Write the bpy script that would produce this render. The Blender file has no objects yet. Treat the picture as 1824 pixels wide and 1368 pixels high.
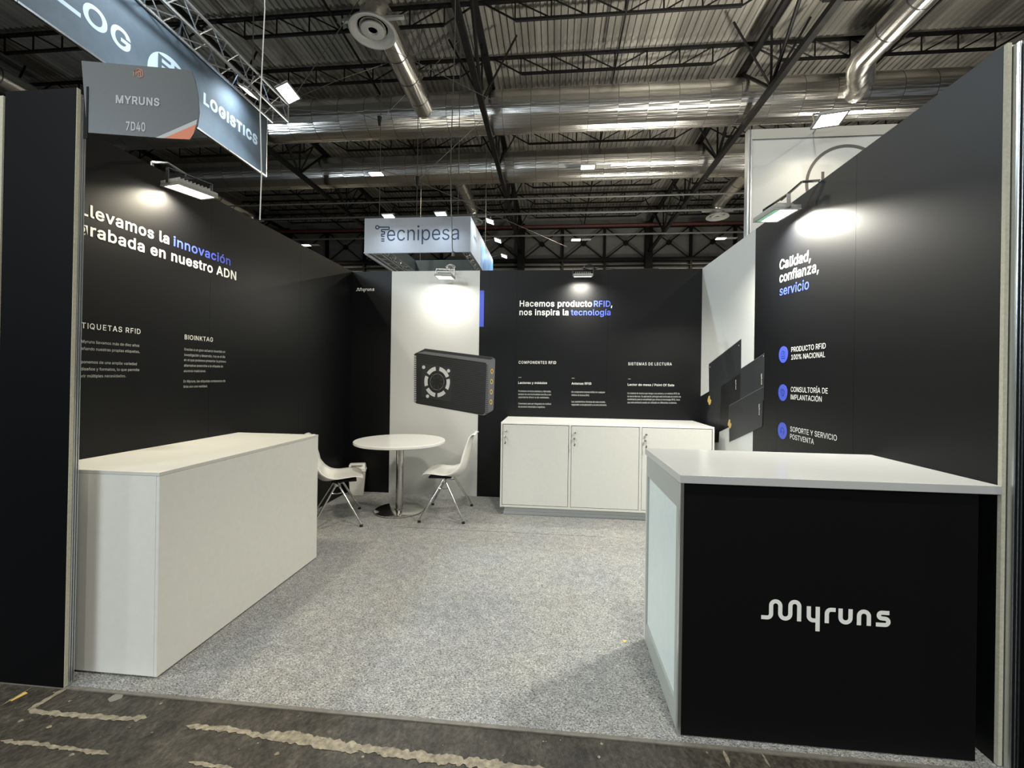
import bpy, bmesh, math, random
from mathutils import Vector, Matrix, noise
random.seed(7)
PI = math.pi
S = bpy.context.scene
COL = S.collection

# ------------------------------------------------------------------ camera
CAM = Vector((2.3006, -1.6183, 1.3188)); FPX = 750.0; PPX = 4.349; PPY = -11.4434
YAW, PITCH, ROLL = .0933, .0003, .0144
cyw, syw, cp, sp, cr, sr = math.cos(YAW), math.sin(YAW), math.cos(PITCH), math.sin(PITCH), math.cos(ROLL), math.sin(ROLL)
Fv = Vector((-syw*cp, cyw*cp, sp)); R0 = Vector((cyw, syw, 0)); U0 = R0.cross(Fv)
Rv = R0*cr + U0*sr; Uv = U0*cr - R0*sr
cd = bpy.data.cameras.new('camera'); co = bpy.data.objects.new('camera', cd); COL.objects.link(co)
cd.sensor_width = 36; cd.sensor_fit = 'HORIZONTAL'; cd.lens = FPX/1824*36
cd.shift_x = -PPX/1824; cd.shift_y = PPY/1824; cd.clip_start = .05; cd.clip_end = 300
co.matrix_world = Matrix.Translation(CAM) @ Matrix((Rv, Uv, -Fv)).transposed().to_4x4()
S.camera = co

# ------------------------------------------------------------------ world, exposure, large lights
S.view_settings.view_transform = 'Standard'; S.view_settings.look = 'None'
S.view_settings.gamma = 1; S.view_settings.use_curve_mapping = False
S.view_settings.exposure = 0.0
w = bpy.data.worlds.new('world'); S.world = w; w.use_nodes = True
w.node_tree.nodes['Background'].inputs[0].default_value = (.86, .93, 1, 1)
w.node_tree.nodes['Background'].inputs[1].default_value = .16
WARM = (1, .90, .70); NEUT = (1, .965, .85); COOL = (.80, .92, 1.0)

def area(loc, direction, sx, sy, power, col, spread=180, name='light'):
    l = bpy.data.lights.new(name, 'AREA'); l.shape = 'RECTANGLE'; l.size = sx; l.size_y = sy
    l.energy = power; l.color = col; l.spread = math.radians(spread)
    o = bpy.data.objects.new(name, l); COL.objects.link(o); o.location = loc
    o.rotation_euler = Vector(direction).to_track_quat('-Z', 'Y').to_euler()
    return o
# light of the hall on the aisle side, behind and above the photographer (high bay rows)
for x in (-4.8, 3.5, 11.5):
    for y in (-2.5, -11):
        area((x, y, 9.3), (0, 0, -1), .6, .35, 330, NEUT, 170, 'hall_light')
area((-3.0, -7.5, 4.2), (.55, .8, -.30), 3, 1.0, 230, COOL, 150, 'stand_fill')       # lit stand across the aisle
# unseen uplights added to brighten roof and ducts, standing in for neighbouring stands
area((7.5, 6.0, 4.4), (-.12, .34, .93), .7, .5, 850, NEUT, 130, 'stand_fill')
area((14, 14, 4.4), (-.2, -.1, .95), 1.5, .8, 260, NEUT, 160, 'stand_fill')
area((-10.5, 9, 4.4), (.2, .1, .9), .9, .5, 110, COOL, 150, 'stand_fill')
area((6, 19, 3.6), (0, -.15, 1), 4, 2, 330, NEUT, 170, 'stand_fill')
area((-3, 8.5, 3.4), (0, .1, 1), 3, 2, 60, NEUT, 170, 'stand_fill')

# ------------------------------------------------------------------ helpers
def on(u, v, ax, val):
    d = Fv + Rv*((u-912-PPX)/FPX) - Uv*((v-684-PPY)/FPX)
    i = 'xyz'.index(ax); t = (val-CAM[i])/d[i]
    return CAM + d*t
def onp(u, v, P, n):
    d = Fv + Rv*((u-912-PPX)/FPX) - Uv*((v-684-PPY)/FPX)
    return CAM + d*((P-CAM).dot(n)/d.dot(n))

MATS = {}
def mat(name, col, rough=.5, metal=0, spec=.5, noise_amt=0, noise_scale=40, bump=0, bump_scale=200, emit=None, estr=0, coat=0, stretch=None, detail=4):
    m = bpy.data.materials.new(name); m.use_nodes = True; nt = m.node_tree; b = nt.nodes['Principled BSDF']
    b.inputs['Base Color'].default_value = (*col, 1); b.inputs['Roughness'].default_value = rough
    b.inputs['Metallic'].default_value = metal; b.inputs['Specular IOR Level'].default_value = spec
    b.inputs['Coat Weight'].default_value = coat
    tc = nt.nodes.new('ShaderNodeTexCoord'); mp = nt.nodes.new('ShaderNodeMapping')
    nt.links.new(tc.outputs['Object'], mp.inputs[0])
    if stretch: mp.inputs['Scale'].default_value = stretch
    if noise_amt:
        n = nt.nodes.new('ShaderNodeTexNoise'); n.inputs['Scale'].default_value = noise_scale; n.inputs['Detail'].default_value = detail
        nt.links.new(mp.outputs[0], n.inputs[0])
        r = nt.nodes.new('ShaderNodeValToRGB')
        r.color_ramp.elements[0].position = .3; r.color_ramp.elements[1].position = .7
        r.color_ramp.elements[0].color = (*[c*(1-noise_amt) for c in col], 1)
        r.color_ramp.elements[1].color = (*[min(1, c*(1+noise_amt)) for c in col], 1)
        nt.links.new(n.outputs[0], r.inputs[0]); nt.links.new(r.outputs[0], b.inputs['Base Color'])
    if bump:
        n = nt.nodes.new('ShaderNodeTexNoise'); n.inputs['Scale'].default_value = bump_scale; n.inputs['Detail'].default_value = 3
        nt.links.new(mp.outputs[0], n.inputs[0])
        bp = nt.nodes.new('ShaderNodeBump'); bp.inputs['Strength'].default_value = bump; bp.inputs['Distance'].default_value = .01
        nt.links.new(n.outputs[0], bp.inputs['Height']); nt.links.new(bp.outputs[0], b.inputs['Normal'])
    if emit:
        b.inputs['Emission Color'].default_value = (*emit, 1); b.inputs['Emission Strength'].default_value = estr
    MATS[name] = m
    return m

M_BLACK = mat('black_laminate', (.0014, .0017, .0025), .44, spec=.30, noise_amt=.12, noise_scale=300, bump=.03, bump_scale=500)
M_FIN = mat('black_fin_laminate', (.0016, .0019, .0026), .5, spec=.10)
M_BLACKM = mat('matt_black', (.0025, .0025, .003), .6, spec=.15)
M_WHITEW = mat('white_wall_laminate', (.62, .63, .61), .45, noise_amt=.015, noise_scale=60)
M_WHITE = mat('white_laminate', (.74, .735, .69), .32, noise_amt=.02, noise_scale=30, bump=.02, bump_scale=400)
M_WHITEG = mat('glossy_white_laminate', (.48, .485, .48), .16, noise_amt=.01, noise_scale=30)
M_CAB = mat('off_white_cabinet_laminate', (.575, .575, .54), .34, noise_amt=.02, noise_scale=30)
M_WHITET = mat('bright_white_top', (.84, .84, .82), .22)
M_TOP = mat('white_worktop_laminate', (.62, .618, .58), .35, noise_amt=.02, noise_scale=10)
M_PLASTIC = mat('white_plastic', (.80, .79, .75), .28)
M_MDF = mat('raw_panel_edge', (.50, .48, .38), .6, noise_amt=.10, noise_scale=120)
M_ALU = mat('brushed_aluminium', (.62, .64, .66), .28, metal=1, noise_amt=.08, noise_scale=60, stretch=(1, 1, .02))
M_ALUD = mat('aluminium_groove', (.18, .19, .19), .4, metal=1)
M_CHROME = mat('chrome', (.72, .71, .68), .12, metal=1)
M_STEEL = mat('brushed_steel', (.55, .54, .52), .24, metal=1, noise_amt=.06, noise_scale=80, stretch=(1, 1, .05))
M_RUBBER = mat('black_rubber', (.01, .01, .01), .8)
M_LETTER = mat('white_lettering', (.83, .84, .80), .5)
M_LETTERG = mat('grey_lettering', (.50, .52, .50), .5)
M_BLUE = mat('blue_print', (.06, .095, .56), .5)
M_BLUED = mat('dark_blue_print', (.015, .03, .26), .5)
M_ROOF = mat('corrugated_sheet', (.22, .21, .185), .5, metal=.3, noise_amt=.35, noise_scale=1.3, stretch=(2, .15, 1))
M_DSTEEL = mat('dark_painted_steel', (.0055, .0052, .005), .6, spec=.2, noise_amt=.3, noise_scale=3)
M_RUST = mat('rust_red_pipe', (.07, .014, .010), .6)
M_PIPE = mat('grey_conduit', (.13, .13, .125), .5)
M_SHADE = mat('lamp_body_grey', (.36, .36, .34), .45, noise_amt=.05, noise_scale=20)
M_GREY = mat('grey_board', (.050, .062, .071), .42, noise_amt=.05, noise_scale=90)
M_BANNER = mat('slate_fabric', (.105, .140, .175), .7, noise_amt=.10, noise_scale=6, bump=.04, bump_scale=60)
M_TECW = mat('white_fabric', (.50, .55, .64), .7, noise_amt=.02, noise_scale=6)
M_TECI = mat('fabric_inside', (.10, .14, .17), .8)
M_NAVY = mat('navy_lettering', (.025, .055, .12), .6)
M_ORANGE = mat('orange_print', (.62, .17, .075), .5)
M_SILV = mat('light_grey_print', (.42, .45, .46), .5)
M_TRUSS = mat('truss_aluminium', (.78, .80, .83), .25, metal=.9)
M_CABLE = mat('black_cable', (.01, .01, .01), .6)
M_WIRE = mat('wire_grey', (.16, .16, .15), .4, metal=.6)
M_WCABLE = mat('pale_cable', (.62, .64, .62), .5)
M_GOLD = mat('brass_print', (.62, .42, .12), .35)
M_PK = mat('print_black', (.006, .0065, .007), .45)
M_PD = mat('print_charcoal', (.022, .024, .026), .45)
M_PG = mat('print_grey', (.13, .135, .14), .45)
M_PL = mat('print_pale', (.55, .56, .55), .45)
M_LENSW = mat('lit_lens_warm', (.9, .9, .85), .3, emit=(1, .95, .82), estr=14)
M_LENSC = mat('lit_lens_cool', (.9, .9, .9), .3, emit=(.86, .95, 1), estr=14)
M_LENSG = mat('green_lens_edge', (.25, .55, .36), .2, emit=(.45, .9, .6), estr=.35)
M_FARW = mat('far_cladding', (.16, .155, .145), .7, noise_amt=.12, noise_scale=1.5)
M_FARL = mat('far_cladding_pale', (.30, .29, .26), .7, noise_amt=.10, noise_scale=1.5)

# galvanised duct: lengthwise dents make streaky reflections
def duct_mat(name, stretch):
    m = bpy.data.materials.new(name); m.use_nodes = True; nt = m.node_tree; b = nt.nodes['Principled BSDF']
    b.inputs['Base Color'].default_value = (.74, .72, .68, 1); b.inputs['Metallic'].default_value = 1; b.inputs['Roughness'].default_value = .27
    tc = nt.nodes.new('ShaderNodeTexCoord'); mp = nt.nodes.new('ShaderNodeMapping'); mp.inputs['Scale'].default_value = stretch
    nt.links.new(tc.outputs['Object'], mp.inputs[0])
    n = nt.nodes.new('ShaderNodeTexNoise'); n.inputs['Scale'].default_value = 1.6; n.inputs['Detail'].default_value = 3; nt.links.new(mp.outputs[0], n.inputs[0])
    bp = nt.nodes.new('ShaderNodeBump'); bp.inputs['Strength'].default_value = .30; bp.inputs['Distance'].default_value = .25
    nt.links.new(n.outputs[0], bp.inputs['Height']); nt.links.new(bp.outputs[0], b.inputs['Normal'])
    return m
M_DUCT = duct_mat('galvanised_duct', (.14, 2.4, 2.4)); M_DUCTY = duct_mat('galvanised_branch_duct', (1.6, .12, 1.6))

def carpet_mat():
    m = bpy.data.materials.new('grey_needle_felt'); m.use_nodes = True; nt = m.node_tree; b = nt.nodes['Principled BSDF']
    b.inputs['Roughness'].default_value = .75; b.inputs['Specular IOR Level'].default_value = .35
    tc = nt.nodes.new('ShaderNodeTexCoord')
    def tex(scale, det, st=(1, 1, 1), dist=0):
        mp = nt.nodes.new('ShaderNodeMapping'); mp.inputs['Scale'].default_value = st; mp.inputs['Rotation'].default_value = (0, 0, .6)
        nt.links.new(tc.outputs['Object'], mp.inputs[0])
        n = nt.nodes.new('ShaderNodeTexNoise'); n.inputs['Scale'].default_value = scale; n.inputs['Detail'].default_value = det
        n.inputs['Roughness'].default_value = .6; n.inputs['Distortion'].default_value = dist
        nt.links.new(mp.outputs[0], n.inputs[0]); return n
    fine = tex(135, 3, (1, 1.6, 1), 1.2); mid = tex(20, 4, (1, 1, 1), .6); big = tex(2.2, 3)
    r1 = nt.nodes.new('ShaderNodeValToRGB'); e = r1.color_ramp.elements
    e[0].position = .36; e[0].color = (.085, .087, .084, 1); e[1].position = .66; e[1].color = (.70, .70, .67, 1)
    nt.links.new(fine.outputs[0], r1.inputs[0])
    r2 = nt.nodes.new('ShaderNodeValToRGB'); e = r2.color_ramp.elements
    e[0].position = .35; e[0].color = (.74, .74, .75, 1); e[1].position = .65; e[1].color = (1, 1, 1, 1)
    nt.links.new(mid.outputs[0], r2.inputs[0])
    r3 = nt.nodes.new('ShaderNodeValToRGB'); e = r3.color_ramp.elements
    e[0].position = .3; e[0].color = (.84, .86, .92, 1); e[1].position = .7; e[1].color = (1, .99, .96, 1)
    nt.links.new(big.outputs[0], r3.inputs[0])
    def mul(a, c):
        x = nt.nodes.new('ShaderNodeMix'); x.data_type = 'RGBA'; x.blend_type = 'MULTIPLY'; x.inputs[0].default_value = 1
        nt.links.new(a, x.inputs[6]); nt.links.new(c, x.inputs[7]); return x.outputs[2]
    nt.links.new(mul(mul(r1.outputs[0], r2.outputs[0]), r3.outputs[0]), b.inputs['Base Color'])
    bp = nt.nodes.new('ShaderNodeBump'); bp.inputs['Strength'].default_value = .8; bp.inputs['Distance'].default_value = .006
    nt.links.new(fine.outputs[0], bp.inputs['Height']); nt.links.new(bp.outputs[0], b.inputs['Normal'])
    return m
M_CARPET = carpet_mat()

def concrete_mat():
    m = bpy.data.materials.new('worn_dark_concrete'); m.use_nodes = True; nt = m.node_tree; b = nt.nodes['Principled BSDF']
    b.inputs['Roughness'].default_value = .5; b.inputs['Specular IOR Level'].default_value = .4
    tc = nt.nodes.new('ShaderNodeTexCoord')
    def tex(scale, det, st=(1, 1, 1)):
        mp = nt.nodes.new('ShaderNodeMapping'); mp.inputs['Scale'].default_value = st; mp.inputs['Rotation'].default_value = (0, 0, -.5)
        nt.links.new(tc.outputs['Object'], mp.inputs[0])
        n = nt.nodes.new('ShaderNodeTexNoise'); n.inputs['Scale'].default_value = scale; n.inputs['Detail'].default_value = det; n.inputs['Roughness'].default_value = .7
        nt.links.new(mp.outputs[0], n.inputs[0]); return n
    a = tex(9, 8); c = tex(70, 6, (1, .7, 1)); sp_ = tex(34, 4)
    r = nt.nodes.new('ShaderNodeValToRGB'); e = r.color_ramp.elements
    e[0].position = .30; e[0].color = (.022, .0195, .0155, 1); e[1].position = .72; e[1].color = (.085, .076, .060, 1)
    nt.links.new(a.outputs[0], r.inputs[0])
    r2 = nt.nodes.new('ShaderNodeValToRGB'); e = r2.color_ramp.elements
    e[0].position = .4; e[0].color = (.6, .6, .6, 1); e[1].position = .66; e[1].color = (1.5, 1.5, 1.5, 1)
    nt.links.new(c.outputs[0], r2.inputs[0])
    x = nt.nodes.new('ShaderNodeMix'); x.data_type = 'RGBA'; x.blend_type = 'MULTIPLY'; x.inputs[0].default_value = 1
    nt.links.new(r.outputs[0], x.inputs[6]); nt.links.new(r2.outputs[0], x.inputs[7])
    r3 = nt.nodes.new('ShaderNodeValToRGB'); e = r3.color_ramp.elements
    e[0].position = .70; e[0].color = (0, 0, 0, 1); e[1].position = .74; e[1].color = (1, 1, 1, 1)
    nt.links.new(sp_.outputs[0], r3.inputs[0])
    y = nt.nodes.new('ShaderNodeMix'); y.data_type = 'RGBA'
    nt.links.new(r3.outputs[0], y.inputs[0]); nt.links.new(x.outputs[2], y.inputs[6]); y.inputs[7].default_value = (.38, .35, .28, 1)
    nt.links.new(y.outputs[2], b.inputs['Base Color'])
    bp = nt.nodes.new('ShaderNodeBump'); bp.inputs['Strength'].default_value = .5; bp.inputs['Distance'].default_value = .01
    nt.links.new(c.outputs[0], bp.inputs['Height']); nt.links.new(bp.outputs[0], b.inputs['Normal'])
    return m
M_CONC = concrete_mat()
M_RESID = mat('tape_glue_residue', (.24, .21, .155), .7, noise_amt=.45, noise_scale=45, bump=.4, bump_scale=120)

class MB:
    def __init__(s): s.v = []; s.f = []; s.sm = []
    def add(s, vs, fs, smooth=False):
        o = len(s.v); s.v += [tuple(x) for x in vs]; s.f += [tuple(i+o for i in f) for f in fs]; s.sm += [smooth]*len(fs); return s
    def box(s, a, b):
        (x0, y0, z0), (x1, y1, z1) = a, b
        return s.add([(x0,y0,z0),(x1,y0,z0),(x1,y1,z0),(x0,y1,z0),(x0,y0,z1),(x1,y0,z1),(x1,y1,z1),(x0,y1,z1)],
                     [(3,2,1,0),(4,5,6,7),(0,1,5,4),(1,2,6,5),(2,3,7,6),(3,0,4,7)])
    def obox(s, c, dims, M=None):
        hx, hy, hz = [d/2 for d in dims]; c = Vector(c); M = M or Matrix.Identity(3)
        vs = [c + M @ Vector(p) for p in [(-hx,-hy,-hz),(hx,-hy,-hz),(hx,hy,-hz),(-hx,hy,-hz),(-hx,-hy,hz),(hx,-hy,hz),(hx,hy,hz),(-hx,hy,hz)]]
        return s.add(vs, [(3,2,1,0),(4,5,6,7),(0,1,5,4),(1,2,6,5),(2,3,7,6),(3,0,4,7)])
    def tube(s, p, q, r, n=8, r2=None, cap=True):
        p, q = Vector(p), Vector(q); d = q-p
        if d.length < 1e-6: return s
        d.normalize(); a = d.orthogonal().normalized(); b = d.cross(a); r2 = r if r2 is None else r2
        vs = [p+(a*math.cos(2*PI*i/n)+b*math.sin(2*PI*i/n))*r for i in range(n)] + [q+(a*math.cos(2*PI*i/n)+b*math.sin(2*PI*i/n))*r2 for i in range(n)]
        s.add(vs, [(i, (i+1) % n, n+(i+1) % n, n+i) for i in range(n)], n > 5)
        if cap: s.add(vs, [tuple(range(n-1, -1, -1)), tuple(range(n, 2*n))])
        return s
    def path(s, pts, r, n=8, rs=None, cap=True):
        pts = [Vector(p) for p in pts]; N = len(pts); t = [(pts[min(i+1, N-1)]-pts[max(i-1, 0)]).normalized() for i in range(N)]
        a = t[0].orthogonal().normalized(); vs = []
        for i in range(N):
            a = (a - t[i]*a.dot(t[i])).normalized(); b = t[i].cross(a); rr = rs[i] if rs else r
            vs += [pts[i]+(a*math.cos(2*PI*k/n)+b*math.sin(2*PI*k/n))*rr for k in range(n)]
        s.add(vs, [(i*n+k, i*n+(k+1) % n, (i+1)*n+(k+1) % n, (i+1)*n+k) for i in range(N-1) for k in range(n)], True)
        if cap: s.add(vs, [tuple(range(n-1, -1, -1)), tuple(range((N-1)*n, N*n))])
        return s
    def lathe(s, prof, c, n=48, axis=None):
        c = Vector(c); M = axis or Matrix.Identity(3); N = len(prof)
        vs = [c + M @ Vector((r*math.cos(2*PI*k/n), r*math.sin(2*PI*k/n), z)) for r, z in prof for k in range(n)]
        s.add(vs, [(i*n+k, i*n+(k+1) % n, (i+1)*n+(k+1) % n, (i+1)*n+k) for i in range(N-1) for k in range(n)], True)
        if prof[0][0] > 1e-5: s.add(vs, [tuple(range(n-1, -1, -1))])
        if prof[-1][0] > 1e-5: s.add(vs, [tuple(range((N-1)*n, N*n))])
        return s
    def prism(s, poly, off):           # poly: 3-D points of a flat outline, off: thickness vector
        n = len(poly); off = Vector(off); vs = [Vector(p) for p in poly] + [Vector(p)+off for p in poly]
        return s.add(vs, [tuple(range(n)), tuple(range(2*n-1, n-1, -1))] + [(i, (i+1) % n, n+(i+1) % n, n+i) for i in range(n)])
    def build(s, name, m, parent=None, bevel=0, seg=2):
        me = bpy.data.meshes.new(name); me.from_pydata(s.v, [], s.f); me.polygons.foreach_set('use_smooth', s.sm)
        bm = bmesh.new(); bm.from_mesh(me); bmesh.ops.recalc_face_normals(bm, faces=bm.faces); bm.to_mesh(me); bm.free()
        if any(s.sm): me.set_sharp_from_angle(angle=.6)
        me.materials.append(m); o = bpy.data.objects.new(name, me); COL.objects.link(o)
        if parent: o.parent = parent
        if bevel:
            b = o.modifiers.new('bevel', 'BEVEL'); b.width = bevel; b.segments = seg; b.limit_method = 'ANGLE'; b.angle_limit = .7
        return o
def tag(o, label, cat, group=None, kind=None):
    if label: o['label'] = label
    if cat: o['category'] = cat
    if group: o['group'] = group
    if kind: o['kind'] = kind
    return o
def thing(name, loc, label, cat, group=None, rz=0):
    o = bpy.data.objects.new(name, None); COL.objects.link(o); o.location = loc; o.rotation_euler = (0, 0, rz); o.empty_display_size = .1
    return tag(o, label, cat, group)
def struct(o): o['kind'] = 'structure'; return o
def clone(o, parent=None):
    c = o.copy(); COL.objects.link(c); c.parent = parent
    for ch in list(o.children): clone(ch, c)
    return c
def loc_build(mb, name, m, root, bevel=0):       # mesh given in world coordinates, parented to a root placed elsewhere
    rm = root.matrix_basis if root.parent is None else root.parent.matrix_basis @ root.matrix_basis
    inv = rm.inverted(); mb.v = [tuple(inv @ Vector(v)) for v in mb.v]
    return mb.build(name, m, root, bevel)

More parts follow.
